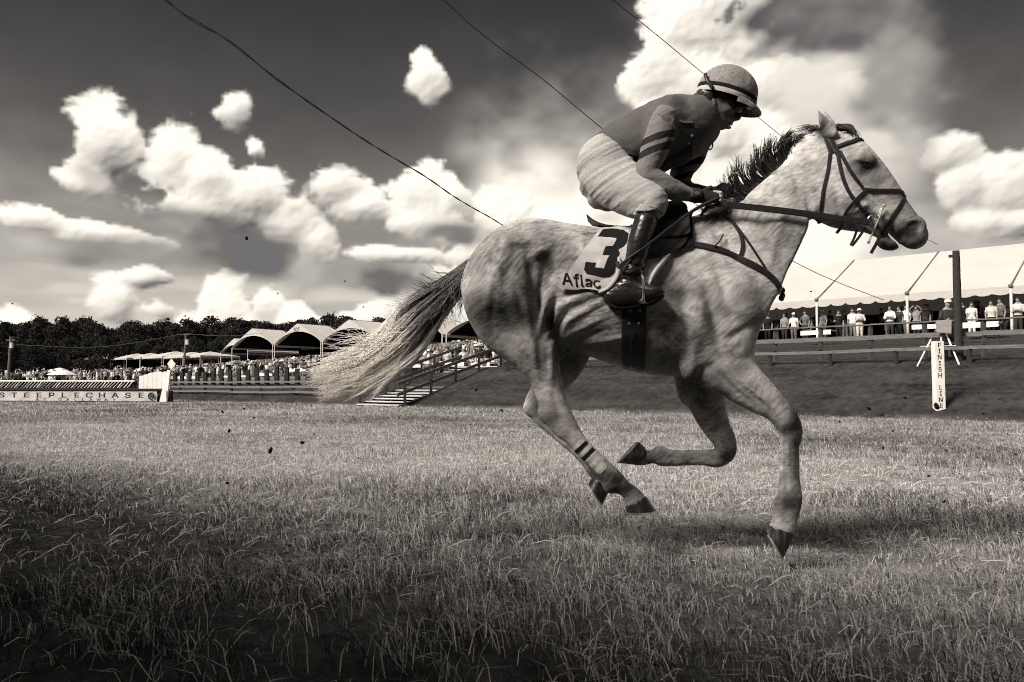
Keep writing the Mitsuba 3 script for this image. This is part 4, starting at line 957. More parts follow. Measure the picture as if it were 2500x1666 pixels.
# the body itself: one continuous surface of skin under the clothes
J = jf()
J.chain(stk(TORSO, .90, -.08), .03); J.chain(stk(NECK, .88, -.04), .03)
for c in (ARM_N, ARM_F): J.chain(stk(c, .84), .03)
for c in (LEG_N, LEG_F, SHIN_N, mir(SHIN_N), FOOT_N, mir(FOOT_N)): J.chain(stk(c, .86), .03)
J.chain(st([(1694, 250, 1728, 306, .062), (1716, 236, 1745, 296, .058), (1735, 222, 1760, 285, .058)], 0), .03)
for x, y, t, r, k, ang in ((1766, 228, 0, (.088, .072, .088), .03, 0), (1752, 272, 0, (.058, .058, .072), .03, .5), (1764, 306, 0, (.026, .03, .023), .02, 0), (1778, 288, 0, (.032, .032, .034), .02, 0), (1789, 268, 0, (.026, .045, .026), .02, 0), (1801, 248, 0, (.03, .048, .03), .03, 0),
                           (1778, 264, -.036, (.035, .028, .028), .02, .3), (1778, 264, .036, (.035, .028, .028), .02, .3), (1748, 298, -.032, (.04, .02, .02), .02, .3), (1748, 298, .032, (.04, .02, .02), .02, .3)):
    q = hpt(x, y, t); J.blob((q[0], t, q[1]), r, k, ang=ang)
J.chain([(*hpt(1810, 254), .008, 0, .010), (*hpt(1812, 272), .0105, 0, .013), (*hpt(1800, 289), .013, 0, .017), (*hpt(1793, 291), .009, 0, .016)], .012)
J.chain([(*hpt(1787, 303), .0055, 0, .022), (*hpt(1780, 302), .0055, 0, .026)], .006); J.chain([(*hpt(1782, 312), .006, 0, .02), (*hpt(1776, 311), .006, 0, .024)], .006)
J.chain([(*hpt(1792, 307.5), .0022, 0, .028), (*hpt(1774, 306.5), .0022, 0, .03)], cut=True)
for sg in (-1, 1):
    q = hpt(1740, 250, sg * .07); J.blob((q[0], sg * .074, q[1]), (.016, .008, .026), .006, ang=.3)
# hands: palm, four fingers bent round the rein and a thumb


def hand(J, sg, wrist, knuck, t0, t1, what):
    W, K = hp3(*wrist, t0), hp3(*knuck, t1); d = (K - W) / np.linalg.norm(K - W); dn = np.cross(d, [0, 1, 0]); dn = dn if dn[2] < 0 else -dn
    if what == 'palm': J.chain([(W[0], W[2], .026, W[1], .021), ((W + K)[0] / 2, (W + K)[2] / 2, .034, (W + K)[1] / 2, .020), (K[0], K[2], .034, K[1], .018)], .012)
    for o, ln in ((.030, .92), (.010, 1.0), (-.011, .96), (-.030, .78)) if what == 'fingers' else ():
        b = K - dn * o * .92; p1 = b + d * .034 * ln + [0, sg * .004, 0]; p2 = p1 + d * .008 + [0, -sg * .026 * ln, 0] + dn * .004; p3 = p2 - d * .022 * ln + [0, -sg * .006, 0]
        for a, c, ra, rc in ((b, p1, .0108, .0098), (p1, p2, .0098, .0090), (p2, p3, .0090, .0078)):
            J.chain([(a[0], a[2], ra, a[1], ra), (c[0], c[2], rc, c[1], rc)], .004, 2)
    if what == 'palm':
        b = (W * .45 + K * .55) - dn * .030; p1 = b + d * .020 - dn * .016; p2 = p1 + d * .030 + dn * .004
        for a, c, ra, rc in ((b, p1, .0125, .0108), (p1, p2, .0108, .0085)): J.chain([(a[0], a[2], ra, a[1], ra), (c[0], c[2], rc, c[1], rc)], .005, 2)


HANDS = ((-1, (1694, 477), (1741, 484), -.178, -.165), (1, (1734, 473), (1768, 470), .10, .06))
v, f = J.mesh(2)
jk = thing('person', 'jockey in a striped-sleeve jersey and pale breeches crouched on the grey horse', 'person')
scene['skin_plain'] = {'type': 'twosided', 'nested': {'type': 'principled', 'base_color': proc(lambda p, n, uv: mi.Color3f(1, .95, .87) * (.10 + .07 * fbm(p.x * 60, p.y * 60, p.z * 60, 3))), 'roughness': .55, 'specular': .4}}
bumped('skin', 'skin_plain', lambda p, n, uv: fbm(p.x * 240, p.y * 240, p.z * 240, 3), .0012)
add(jk, (world(v), f), 'skin', True)
# gloves
for sg, w, k, t0, t1 in HANDS:
    GF = Field((.82, -.30, 1.62), (1.14, .22, 1.96), .0042); hand(GF, sg, w, k, t0, t1, 'palm'); v, f = GF.mesh(2)
    g = part(jk, 'glove', (world(v), f), 'glove_leather', True, 'dark riding glove')
    GF = Field((.82, -.30, 1.62), (1.14, .22, 1.96), .0034); hand(GF, sg, w, k, t0, t1, 'fingers'); v, f = GF.mesh(1); add(g + '__fingers', (world(v), f), 'pale_wrap' if sg < 0 else 'glove_leather', True)
    W, K = hp3(*w, t0), hp3(*k, t1); d = (K - W) / np.linalg.norm(K - W)
    q = tube(np.array([W - d * .022, W - d * .018, W + d * .014, W + d * .03]), [.031, .034, .036, .033], 16); add(g + '__cuff', (world(q[0]), q[1]), 'glove_leather', 40)
    if sg < 0:                                   # pale back of the glove, and the little emblem on its cuff
        c = hp3(1702, 472, -.217); s = .006
        em = [tube(np.array([c + np.array([x * s, 0, z * s]) for x, z in z5]), .0011, 5) for z5 in (((-1.3, 0), (-.65, 1.2), (0, 0), (.65, 1.2), (1.3, 0)), ((-1.3, 0), (-.65, -1.2), (0, 0), (.65, -1.2), (1.3, 0)))]
        q = cat(*em); add(g + '__emblem', (world(q[0]), q[1]), 'white_cloth', True)
matte('glove_leather', proc(lambda p, n, uv: mi.Color3f(1, .96, .92) * (.014 + .02 * fbm(p.x * 120, p.y * 120, p.z * 120, 2))), .75, .25)
# jersey
_PANEL = [(1436, 318), (1462, 334), (1488, 358), (1520, 372), (1560, 378), (1600, 377), (1625, 375), (1656, 365), (1690, 340), (1702, 385), (1760, 460)]


def jersey_col(p, n, uv):
    s, t, z = hair_noise_fields(p)
    w = fbm(p.x * 300, p.y * 300, p.z * 300, 2); v = .065 + .04 * fbm(p.x * 9, p.y * 9, p.z * 9, 2) + .015 * (w - .5)
    # the dark lower panel of the jersey, sewn in along a curve
    zc = mi.Float(9)
    for (x0, y0), (x1, y1) in zip(_PANEL[:-1], _PANEL[1:]):
        (a, b), (c, e) = hpt(x0, y0, -.17), hpt(x1, y1, -.17); a, b, c, e = float(a), float(b), float(c), float(e)
        zc = dr.select((s >= a) & (s < c), b + (s - a) / (c - a) * (e - b), zc)
    panel = (z < zc) & (zc < 8)
    return mi.Color3f(1, .965, .93) * dr.select(panel, .012, v)


def sleeve_col(bands, t0):
    ps = [(hpt(x0, y0, t0), hpt(x1, y1, t0), w / 500) for x0, y0, x1, y1, w in bands]
    def fn(p, n, uv):
        s, t, z = hair_noise_fields(p); v = .13 + .08 * fbm(p.x * 9 + 5, p.y * 9, p.z * 9, 2) + .02 * (fbm(p.x * 300, p.y * 300, p.z * 300, 2) - .5); on = mi.Bool(False)
        for (a, b), (c, d), w in ps:
            L = math.hypot(c - a, d - b); e = ((z - float(b)) * float(c - a) - (s - float(a)) * float(d - b)) / L; on = on | (dr.abs(e) < float(w) / 2)
        return mi.Color3f(1, .965, .93) * dr.select(on, .012, v)
    return proc(fn)


def cloth_bump(p, n, uv):
    return fbm(p.x * 30, p.y * 30, p.z * 34, 3)


matte('jersey_a', proc(jersey_col), .8, .25, sheen=.3); bumped('jersey', 'jersey_a', cloth_bump, .005, 3e-3)
matte('sleeve_a', sleeve_col([(1582, 344, 1641, 325, 17), (1571, 379, 1627, 357, 17)], -.24), .8, .25, sheen=.3); bumped('sleeve_near', 'sleeve_a', cloth_bump, .005, 3e-3)
matte('sleeve_b', sleeve_col([(1656, 404, 1702, 394, 15), (1648, 438, 1690, 424, 14)], .18), .8, .25, sheen=.3); bumped('sleeve_far', 'sleeve_b', cloth_bump, .005, 3e-3)
J = jf(); J.chain(stk(TORSO, .96, -.08), .03); J.chain(stk(NECK, 1.0, -.04), .04); J.chain(stk(ARM_N[:3], 1.02), .05); J.chain(stk(ARM_F[:2], 1.02), .05)
v, f = J.mesh(2); al = v[:, 0] * .80 + v[:, 2] * .60; ac = -v[:, 0] * .60 + v[:, 2] * .80; n = np.asarray(trimesh.Trimesh(v, f, process=False).vertex_normals); fo = 1 - np.abs(2 * meshkit.fbm(np.stack([al * 11, v[:, 1] * 3, ac * 4], 1), 2, 12) - 1) * 1.9; v = v + n * (.008 * (fo - .45))[:, None]; v = wrinkle(v, f, .004, 6, 3, (1.2, 1.0, 1.2)); part(jk, 'jersey', (world(v), f), 'jersey', True, 'grey jersey with a dark lower panel')
for c, mt, sd, nm in ((ARM_N, 'sleeve_near', 1, 'pale sleeve with two dark bands'), (ARM_F, 'sleeve_far', 2, None)):
    J = jf(); J.chain(stk(c[1:], 1.08), .03); v, f = J.mesh(2)
    v = wrinkle(v, f, .006, 13, sd, (1.0, .5, 1.5)); part(jk, 'sleeve', (world(v), f), mt, True, nm)
# collar and drawstrings
P = [hp3(1700, 250, 0), hp3(1722, 274, -.075), hp3(1738, 302, 0), hp3(1722, 274, .075)]
a = np.linspace(0, 2 * np.pi, 40); c0 = (P[0] + P[2]) / 2; ax = (P[2] - P[0]) / 2; L = []
for h, k, r in ((-.02, 1.10, 0), (.0, 1.08, 0), (.022, 1.0, 0), (.034, .98, 0), (.030, .90, 0), (.0, .93, 0)):
    up = np.array([.55, 0, .83]); L.append(c0 + up * h + np.cos(a)[:, None] * ax * k + np.sin(a)[:, None] * np.array([0, .073 * k, 0]))
part(jk, 'collar', (world(np.vstack(L)), grid_faces(6, 40)), 'jersey', 60)
for pts in ([(1728, 318, -.06), (1736, 338, -.05), (1740, 356, -.03), (1733, 366, -.05), (1729, 360, -.06)], [(1694, 232, -.01), (1700, 229, -.02), (1706, 235, -.02), (1698, 240, -.01)], [(1690, 338, -.16), (1704, 342, -.15), (1714, 352, -.12)]):
    q = tube(spline(np.array([hp3(*p) for p in pts]), 18), .0032, 6); part(jk, 'drawstring', (world(q[0]), q[1]), 'black_leather', True)
for x, y in ((1696, 311), (1690, 332), (1683, 352)):
    q = ball(hp3(x, y, -.168), (.008, .004, .008), 2); part(jk, 'button', (world(q[0]), q[1]), 'jersey', True)
q = band(spline(np.array([hp3(1664, 262, -.178), hp3(1650, 284, -.197), hp3(1660, 296, -.197), hp3(1690, 300, -.18)]), 20), np.tile([.1, -1., .2], (20, 1)), .012, .006); part(jk, 'pocket_flap', (world(q[0]), q[1]), 'jersey', 40)
# breeches
scene['breeches_plain'] = {'type': 'twosided', 'nested': {'type': 'principled', 'base_color': proc(lambda p, n, uv: mi.Color3f(.38, .375, .36) * (.82 + .3 * fbm(p.x * 12, p.y * 12, p.z * 12, 2))), 'roughness': .75, 'specular': .25}}
bumped('breeches', 'breeches_plain', cloth_bump, .005, 3e-3)
J = jf(); J.chain(stk([(1444, 342, 1498, 370, .15), (1424, 366, 1520, 400, .172), (1412, 405, 1530, 440, .165), (1424, 444, 1530, 462, .13)], 1.0, -.08), .03)
for c in (LEG_N, LEG_F): J.chain(stk(c, 1.04), .04)
v, f = J.mesh(2)
# folds drawn tight from the seat towards the knee
n = np.asarray(trimesh.Trimesh(v, f, process=False).vertex_normals); al = v[:, 0] * .87 + v[:, 2] * .49; ac = -v[:, 0] * .49 + v[:, 2] * .87
fo = meshkit.fbm(np.stack([al * 1.7, v[:, 1] * 2.5, ac * 24], 1), 2, 5); fo = (1 - np.abs(2 * fo - 1) * 1.9); v = v + n * (.0060 * (fo - .45))[:, None]; v = wrinkle(v, f, .002, 16, 6)
part(jk, 'breeches', (world(v), f), 'breeches', True, 'creased pale breeches')
for sg in (-1, 1):                                # the rucked hem above the boot
    c = (hp3(1582, 518, sg * .278)); b = np.linspace(0, 2 * np.pi, 28); L = []
    for h, r in ((.022, .052), (.014, .064), (.004, .060), (-.004, .067), (-.012, .058)): L.append(c + np.array([.1, 0, 1]) * h + np.stack([np.cos(b) * r * (1 + .05 * np.sin(5 * b + h * 300)), np.sin(b) * r, .006 * np.sin(4 * b + h * 200)], 1))
    part(jk, 'hem', (world(np.vstack(L)), grid_faces(5, 28)), 'breeches', 60)
# boots
scene['boot_plain'] = {'type': 'twosided', 'nested': {'type': 'principled', 'base_color': proc(lambda p, n, uv: mi.Color3f(1, .96, .92) * (.010 + .012 * fbm(p.x * 60, p.y * 60, p.z * 60, 2))), 'roughness': .24, 'specular': .6, 'clearcoat': .5, 'clearcoat_gloss': .8}}
bumped('boot_leather', 'boot_plain', lambda p, n, uv: fbm(p.x * 30, p.y * 30, p.z * 40, 2), .002, 3e-3)
BOOT_N = [(1549, 540, 1605, 546, .061, -.288)] + SHIN_N[2:]
for sh, ft, sg, nm in ((BOOT_N, FOOT_N, -1, 'polished black riding boot in the stirrup'), (mir(BOOT_N), mir(FOOT_N), 1, None)):
    J = jf(); J.chain(stk(sh, 1.06), .03); J.chain(stk(ft, 1.05), .03); v, f = J.mesh(2)
    n = np.asarray(trimesh.Trimesh(v, f, process=False).vertex_normals); z1 = hpt(1540, 690, sg * .3)[1]; g = np.exp(-((v[:, 2] - z1 - .03) / .055)**2)
    rk = meshkit.fbm(np.stack([v[:, 0] * 6, v[:, 1] * 6, v[:, 2] * 46 + v[:, 0] * 14], 1), 2, 8); v = v + n * (g * .013 * (1 - np.abs(2 * rk - 1) * 2 - .2))[:, None]
    b = part(jk, 'boot', (world(v), f), 'boot_leather', True, nm)
    so = [hp3(1490, 748, sg * .296), hp3(1530, 752, sg * .305), hp3(1568, 745, sg * .318), hp3(1604, 731, sg * .329), hp3(1618, 718, sg * .334)]
    q = band(spline(np.array(so), 20), np.tile([-.1, 0, -1.], (20, 1)), .074 * np.sin(np.linspace(.7, 2.6, 20)), .010); add(b + '__sole', (world(q[0]), q[1]), 'black_cloth', 40)
    q = ring3(hp3(1583, 522, sg * .279), .0625, .0035, 30, (1, 0, -.05), (0, 1, 0)); add(b + '__topline', (world(q[0]), q[1]), 'boot_leather', True)
    q = bar(hp3(1487, 742, sg * .296), hp3(1506, 754, sg * .298), .058, .012, (0, 0, 1)); add(b + '__heel', (world(q[0]), q[1]), 'black_cloth', 40)
# helmet: skull shell with a stretched cloth cover, band, rim and peak
hc = hpt(1776, 219); th = -.33; ux, uz = np.array([math.cos(th), 0, math.sin(th)]), np.array([-math.sin(th), 0, math.cos(th)]); Hc = np.array([hc[0], 0, hc[1]])


def on_helmet(a, e, k=1.0):
    """a: round the head from the front; e: height angle; in the helmet's own tilted frame."""
    r = (.148 + .0045 * np.cos(a)) * k
    return Hc + ux * (np.cos(a) * np.cos(e) * r)[..., None] + np.array([0, 1, 0]) * (np.sin(a) * np.cos(e) * .118 * k)[..., None] + uz * (np.sin(e) * .132 * k - .012)[..., None]


A, E = np.meshgrid(np.linspace(0, 2 * np.pi, 73), np.r_[np.linspace(-.30, 1.50, 30), math.pi / 2], indexing='ij')
seam = 1 - .012 * np.exp(-((np.abs(((A * 6 / (2 * np.pi)) % 1) - .5) - .5) / .045)**2) * np.cos(E) + .006 * np.sin(A * 3) * np.cos(E)
scene['cover_plain'] = {'type': 'twosided', 'nested': {'type': 'principled', 'base_color': proc(lambda p, n, uv: mi.Color3f(1, .965, .91) * (.19 + .05 * fbm(p.x * 30, p.y * 30, p.z * 30, 2)) * (1 - .6 * smoothstep(.66, .74, fbm(p.x * 160 + 3, p.y * 160, p.z * 160, 2)))), 'roughness': .7, 'specular': .3, 'sheen': .3}}
bumped('helmet_cover', 'cover_plain', lambda p, n, uv: fbm(p.x * 24, p.y * 24, p.z * 24, 2), .006)
hv = on_helmet(A, E) - Hc; hv = hv * seam[..., None] + Hc
hm = part(jk, 'helmet', (world(hv.reshape(-1, 3)), grid_faces(73, 31)[:, ::-1]), 'helmet_cover', True, 'grey cloth-covered riding helmet')
a = np.linspace(0, 2 * np.pi, 73)


def hring(e0, e1, k, key, mt):
    L = [on_helmet(a, np.full(73, e), kk) for e, kk in ((e0, k - .01), (e0, k), ((e0 + e1) / 2, k + .004), (e1, k), (e1, k - .01))]; add(hm + '__' + key, (world(np.vstack(L)), grid_faces(5, 73)[:, ::-1]), mt, 60)


hring(-.17, -.03, 1.012, 'band', 'black_cloth'); hring(-.34, -.18, 1.014, 'rim', 'pale_wrap')
pk = np.linspace(-1.15, 1.15, 40); ft = np.cos(pk / 1.15 * math.pi / 2)**.6; L = []
for x, dz in ((0, 0), (.35, -.004), (.7, -.012), (1.0, -.024), (1.0, -.034), (.6, -.022), (0, -.012)):
    b = on_helmet(pk, np.full(40, -.26), 1.0); L.append(b + ux * (x * .047 * ft)[:, None] + uz * dz)
add(hm + '__peak', (world(np.vstack(L)), grid_faces(7, 40)), 'helmet_cover', 60)
q = tube(spline(np.array([hp3(1722, 181, -.085), hp3(1728, 200, -.112), hp3(1742, 216, -.118)]), 10), .0085, 8); part(jk, 'goggle_strap', (world(q[0]), q[1]), 'black_leather', True)
q = bar(hp3(1826, 252, -.055), hp3(1838, 262, .055), .05, .03, (0, 0, 1), .008); q = cat(ball(hp3(1834, 258, 0), (.026, .07, .020), 3)); part(jk, 'spare_goggles', (world(q[0]), q[1]), 'goggle_lens', True)
# goggles over the eyes
matte('goggle_lens', .010, .22, .35)
A, E = np.meshgrid(np.linspace(-1.75, 1.75, 41), np.linspace(-1, 1, 15), indexing='ij'); gc = hpt(1780, 246); tz = -.55
gx, gz = np.array([math.cos(tz), 0, math.sin(tz)]), np.array([-math.sin(tz), 0, math.cos(tz)])
hh = .046 * (1 - .25 * np.abs(A / 1.75)**3) * (1 - .20 * np.exp(-(A / .22)**2) * (E < 0)); Gv = np.array([gc[0], 0, gc[1]]) + gx * (np.cos(A) * (.086 - .010 * E * E))[..., None] + np.array([0, 1, 0]) * (np.sin(A) * .080)[..., None] + gz * (E * hh)[..., None]
part(jk, 'goggles', (world(Gv.reshape(-1, 3)), grid_faces(41, 15)), 'goggle_lens', True, 'dark goggles')
for sg in (-1, 1):
    q = band(spline(np.array([hp3(1738, 222, sg * .078), hp3(1729, 262, sg * .075), hp3(1734, 295, sg * .064), hp3(1748, 316, sg * .03)]), 16), np.tile([0, sg, -.2], (16, 1)), .026, .005); part(jk, 'chin_strap', (world(q[0]), q[1]), 'black_cloth', 40)
J = jf(); q = hpt(1728, 238); J.blob((q[0], 0, q[1]), (.058, .076, .062), .02); v, f = J.mesh(2); v = wrinkle(v, f, .008, 40, 3); part(jk, 'hair', (world(v), f), 'mane_hair', True)

# ---------------------------------------------------------------- fences, steps and posts
def wood(key, lo, hi, rough=.85):
    return matte(key, proc(lambda p, n, uv: mi.Color3f(1, .98, .95) * (lo + (hi - lo) * fbm(p.x * 7, p.y * 7, p.z * 30, 3) + .02 * (fbm(p.x * 60, p.y * 60, p.z * 60, 2) - .5))), rough, .2)


wood('wood_dark', .015, .05); wood('wood_grey', .07, .20); wood('wood_pale', .34, .62); wood('wood_mid', .03, .09)
matte('white_paint', proc(lambda p, n, uv: mi.Color3f(.76, .74, .69) * (.86 + .2 * fbm(p.x * 3, p.y * 3, p.z * 5, 3))), .6, .3)
matte('black_paint', .013, .7, .3)
VW = random.Random(8)


def jit(a): return VW.uniform(-a, a)


# rail fence along the top of the bank on the right
rf = thing('rail_fence', 'dark wooden rail fence along the top of the bank before the marquee', 'fence')
uu = np.arange(u_at(2560, N1), 26.0, 1.62)
zt = lambda u: z_at(792 - (2167 - 0) * 0, u, N1)
FZ = [1.09, .68]                                   # heights of the rails over the ground
for i, u in enumerate(uu):
    g = float(G(u, N1)); part(rf, 'post', bar(un(u, N1, g - .3), un(u + jit(.02), N1 + jit(.02), g + FZ[0] - .02 + jit(.02)), .12, .12, ch=.008), 'wood_mid')
    if i < len(uu) - 1:
        v = uu[i + 1]; g2 = float(G(v, N1))
        part(rf, 'cap_rail', bar(un(u, N1 - .03, g + FZ[0] + .012 + jit(.01)), un(v - .006, N1 - .03, g2 + FZ[0] + .012 + jit(.01)), .16, .042), 'wood_grey')
        part(rf, 'rail', bar(un(u, N1 - .075, g + FZ[1] + jit(.015)), un(v - .006, N1 - .075, g2 + FZ[1] + jit(.015)), .04, .14), 'wood_grey')
lf = thing('rail_fence', 'low wooden rail fence standing in front of the taller right fence', 'fence')
uu2 = np.arange(u_at(2570, N1 - .55), 25.4, 2.05)
for i, u in enumerate(uu2):
    n = N1 - .55; g = float(G(u, n)); part(lf, 'post', bar(un(u, n, g - .3), un(u, n, g + .46), .11, .11, ch=.008), 'wood_dark')
    if i < len(uu2) - 1:
        v = uu2[i + 1]; g2 = float(G(v, n)); part(lf, 'rail', bar(un(u, n - .06, g + .44 + jit(.02)), un(v - .006, n - .06, g2 + .44 + jit(.02)), .05, .10), 'wood_grey')
        part(lf, 'rail', bar(un(u, n + .35, g2 + .62), un(v - .006, n + .35, g2 + .62), .06, .05), 'wood_dark')
# the retaining wall of planks and posts on the left, with a low fence on the bank before it
rw = thing('retaining_wall', 'plank retaining wall with tall dark posts below the crowd', 'wall')
ul = np.arange(31.5, 84, 1.02); top = lambda u: float(G(u, 25.6))
for i, u in enumerate(ul):
    b = float(G(u, 24.95)); t = top(u); part(rw, 'post', bar(un(u, 25.02, b - .2), un(u + jit(.03), 25.02, t + .46 + jit(.07)), .23, .18, ch=.015), 'wood_dark')
    if i < len(ul) - 1:
        v = ul[i + 1]; zz = b - .05; k = 0
        while zz < t - .02:
            h = min(.19, t + .02 - zz); part(rw, 'plank', bar(un(u + .11, 25.14 + jit(.012), zz + h / 2), un(v - .11, 25.14 + jit(.012), zz + h / 2 + jit(.008)), .05, h - .018), 'wood_grey'); zz += h; k += 1
        if i % 2 == 0 and i < len(ul) - 2: part(rw, 'rail', bar(un(u, 24.88, b + .22), un(ul[i + 2] - .01, 24.88, float(G(ul[i + 2], 24.95)) + .22 + jit(.03)), .04, .10), 'wood_grey')
cf_ = thing('rail_fence', 'low grey two-rail fence on the grass below the plank wall', 'fence')
uc = np.arange(30.6, 92, 3.1)
for i, u in enumerate(uc):
    n = 23.6; g = float(G(u, n)); part(cf_, 'post', bar(un(u, n, g - .3), un(u, n, g + .52 + jit(.04)), .13, .13, ch=.01), 'wood_dark')
    if i < len(uc) - 1:
        v = uc[i + 1]; g2 = float(G(v, n))
        for h in (.44, .17): part(cf_, 'rail', bar(un(u, n - .08, g + h + jit(.02)), un(v - .008, n - .08, g2 + h + jit(.02)), .04, .11), 'wood_grey')
# steps up the bank
sp_ = thing('steps', 'long flight of pale wooden steps up the bank with handrails', 'steps')
UR, UL_, S0, S1 = 26.75, 29.6, 22.35, 28.3; NT = 15; zt0, zt1 = .06, 1.78
for i in range(NT):
    x = i / (NT - 1); n = S0 + (S1 - S0) * x; z = zt0 + (zt1 - zt0) * x
    part(sp_, 'tread', bar(un(UR, n, z + jit(.004)), un(UL_, n, z + jit(.004)), .34, .05), 'wood_pale')
    part(sp_, 'riser', bar(un(UR + .03, n + .16, z - .075), un(UL_ - .03, n + .16, z - .075), .03, .09), 'wood_dark')
for u in (UR - .02, UL_ + .02, (UR + UL_) / 2): part(sp_, 'stringer', bar(un(u, S0 - .15, zt0 - .14), un(u, S1 + .1, zt1 - .14), .06, .22), 'wood_dark')
for u in (UR - .09, UL_ + .09):
    zs = []
    for j in range(5):
        x = j / 4; n = S0 + .1 + (S1 - S0 - .1) * x; z = zt0 + (zt1 - zt0) * x; part(sp_, 'handrail_post', bar(un(u, n, z - .35), un(u, n, z + .93), .11, .11, ch=.008), 'wood_dark')
    for h in (.95, .50): part(sp_, 'handrail', bar(un(u + (.07 if u < 28 else -.07), S0 - .25, zt0 + h - .07), un(u + (.07 if u < 28 else -.07), S1 + .3, zt1 + h + .07), .05, .13), 'wood_grey')
# dark pole beside the fence
pu = u_at(2342, 27.1); pl = thing('pole', 'tall dark wooden pole in front of the right marquee', 'pole'); q = tube(np.array([un(pu, 27.1, 1.2), un(pu, 27.1, 3.2), un(pu, 27.1, 4.9)]), [.125, .115, .10], 14); add(pl, q, 'wood_dark', 40)
q = bar(un(pu + .18, 27.02, 4.74), un(pu - .02, 27.02, 4.74), .05, .08); part(pl, 'bracket', q, 'wood_dark')
# finish post with its letters
fu, fn_ = u_at(2290, 23.35), 23.35; fb = un(fu, fn_); fp = thing('finish_post', 'white square post lettered FINISH LINE in black', 'sign post')
FXA = np.array([.995, -.10, 0]); FXA /= np.linalg.norm(FXA); FYA = np.cross([0, 0, 1.0], FXA)
def bx(c, ax, ay, az, ch=.006):
    return bar(c - np.array([0, 0, az / 2]), c + np.array([0, 0, az / 2]), ax, ay, up=FYA, ch=ch)
FH, FW = 1.74, .235
add(fp, bar(fb - [0, 0, .1], fb + [0, 0, FH], FW, FW, up=FYA, ch=.006), 'white_paint')


def serif_letter(ch, h):
    """A heavy Roman capital: the plain letter with slab serifs on its stems."""
    m = meshkit.text_mesh(ch, h, 1.0, bold=True); v, f = np.asarray(m.vertices), np.asarray(m.faces); k = (np.abs(v[f][:, :, 2]) < 1e-6).all(1)
    from shapely import union_all
    g = union_all([Polygon(t[:, :2]).buffer(h * .001) for t in v[f][k]]); b = g.bounds; g = affinity.translate(g, -b[0], 0); w = b[2] - b[0]; s = h * .07
    stems = {'F': [(.12, 1, 1)], 'I': [(.5, 1, 1)], 'N': [(.08, 1, 1), (.92, 1, 1)], 'H': [(.1, 1, 1), (.9, 1, 1)], 'L': [(.12, 1, 1)], 'E': [(.12, 1, 1)], 'T': [(.5, 0, 1)], 'P': [(.12, 1, 1)], 'A': [(.06, 0, 1), (.94, 0, 1)], 'Y': [(.5, 0, 1)], 'K': [(.1, 1, 1)]}.get(ch, [])
    for x, up, dn in stems:
        if up: g = g.union(sbox(x * w - h * .16, h - s, x * w + h * .16, h))
        if dn: g = g.union(sbox(x * w - h * .16, 0, x * w + h * .16, s))
    b = g.bounds; return affinity.translate(g, -(b[0] + b[2]) / 2, 0)


for i, ch in enumerate('FINISH LINE'):
    if ch == ' ': continue
    g = serif_letter(ch, .108); z = FH - .155 - i * .157
    M = np.eye(4); M[:3, 0], M[:3, 1], M[:3, 2], M[:3, 3] = FXA, [0, 0, 1], -FYA, fb + FYA * -(FW / 2 + .001) + np.array([0, 0, z])
    for gg in getattr(g, 'geoms', [g]): part(fp, 'letter', slab(gg, 0, .004, M), 'black_paint', label='black letter ' + ch)
# tripod stand behind the finish post
tn = 26.86; tu = u_at(2291, tn); tr = thing('tripod', 'tall white-footed tripod standing on the bank behind the finish post', 'tripod')
A = un(tu, tn + .35, z_at(783, tu, tn + .35))
for px, n_ in ((2239, 26.6), (2342, 26.7), (2300, 27.2)):
    F_ = un(u_at(px, n_), n_); m = A + (F_ - A) * .42
    part(tr, 'leg', tube(np.array([F_, m]), .026, 8), 'white_paint', 40); part(tr, 'upper_leg', tube(np.array([m, A]), .020, 8), 'wood_grey', 40)
part(tr, 'head', cat(bar(A - [0, 0, .06], A + [0, 0, .07], .14, .12)), 'black_paint'); m = A + (un(tu, tn) - A) * .60; part(tr, 'shelf', bar(m - UV * .5, m + UV * .5, .30, .025), 'wood_pale')
# ---------------------------------------------------------------- the jump on the left
JL, JR = at_depth(-260, 983, 47.5), at_depth(400, 982, 44.6); JL[2] = gxy(JL[0], JL[1]); JR[2] = gxy(JR[0], JR[1])
JX = (JR - JL); JX[2] = 0; JW = np.linalg.norm(JX); JX /= JW; JY = np.cross([0, 0, 1.0], JX)


def jp(x, y, z): return JR + JX * x + JY * y + np.array([0, 0, z])        # x from the right end, y away, z up


def jx(px):                                     # x along the jump's front at a picture column
    d = ray(px, 960); nn = np.cross(JX, [0, 0, 1.0]); k = ((JR - EYE) @ nn) / (d @ nn); return (EYE + d * k - JR) @ JX


jm = thing('steeplechase_jump', 'white and black steeplechase jump with slatted top at the left edge', 'jump')
part(jm, 'base_frame', bar(jp(-JW, .45, .30), jp(0, .45, .30), .8, .60, ch=.02), 'black_paint')
part(jm, 'takeoff_board', bar(jp(-JW, .02, .66), jp(0, .02, .66), .16, .12, ch=.02), 'black_paint')
part(jm, 'top_rail', bar(jp(-JW, .52, 1.16), jp(jx(314), .52, 1.13), .14, .09, ch=.02), 'white_paint')
part(jm, 'backing', bar(jp(-JW, .62, .92), jp(jx(318), .62, .92), .04, .42), 'black_paint')
for i in range(66):
    x = jx(309) - i * .20
    if x < -JW + .4: break
    part(jm, 'slat', bar(jp(x + jit(.02), .50, 1.10), jp(x - .22 + jit(.05), .30, .75), .085, .03), 'white_paint')
bn = thing('banner', 'white lettered banner along the front of the jump', 'banner'); b0, b1 = jx(-230), jx(386); xs = np.linspace(b0, b1, 160); hs = np.linspace(.045, .565, 10)
Xg, Hg = np.meshgrid(xs, hs, indexing='ij')
def bdep(x, h): return -.10 - .02 * np.sin(x * 5 + 2 * h) * np.sin(np.pi * (h - .04) / .54) - .03 * (meshkit.fbm(np.stack([x * 2.2, h * 3.5, 0 * x], -1), 3, 7) - .5)
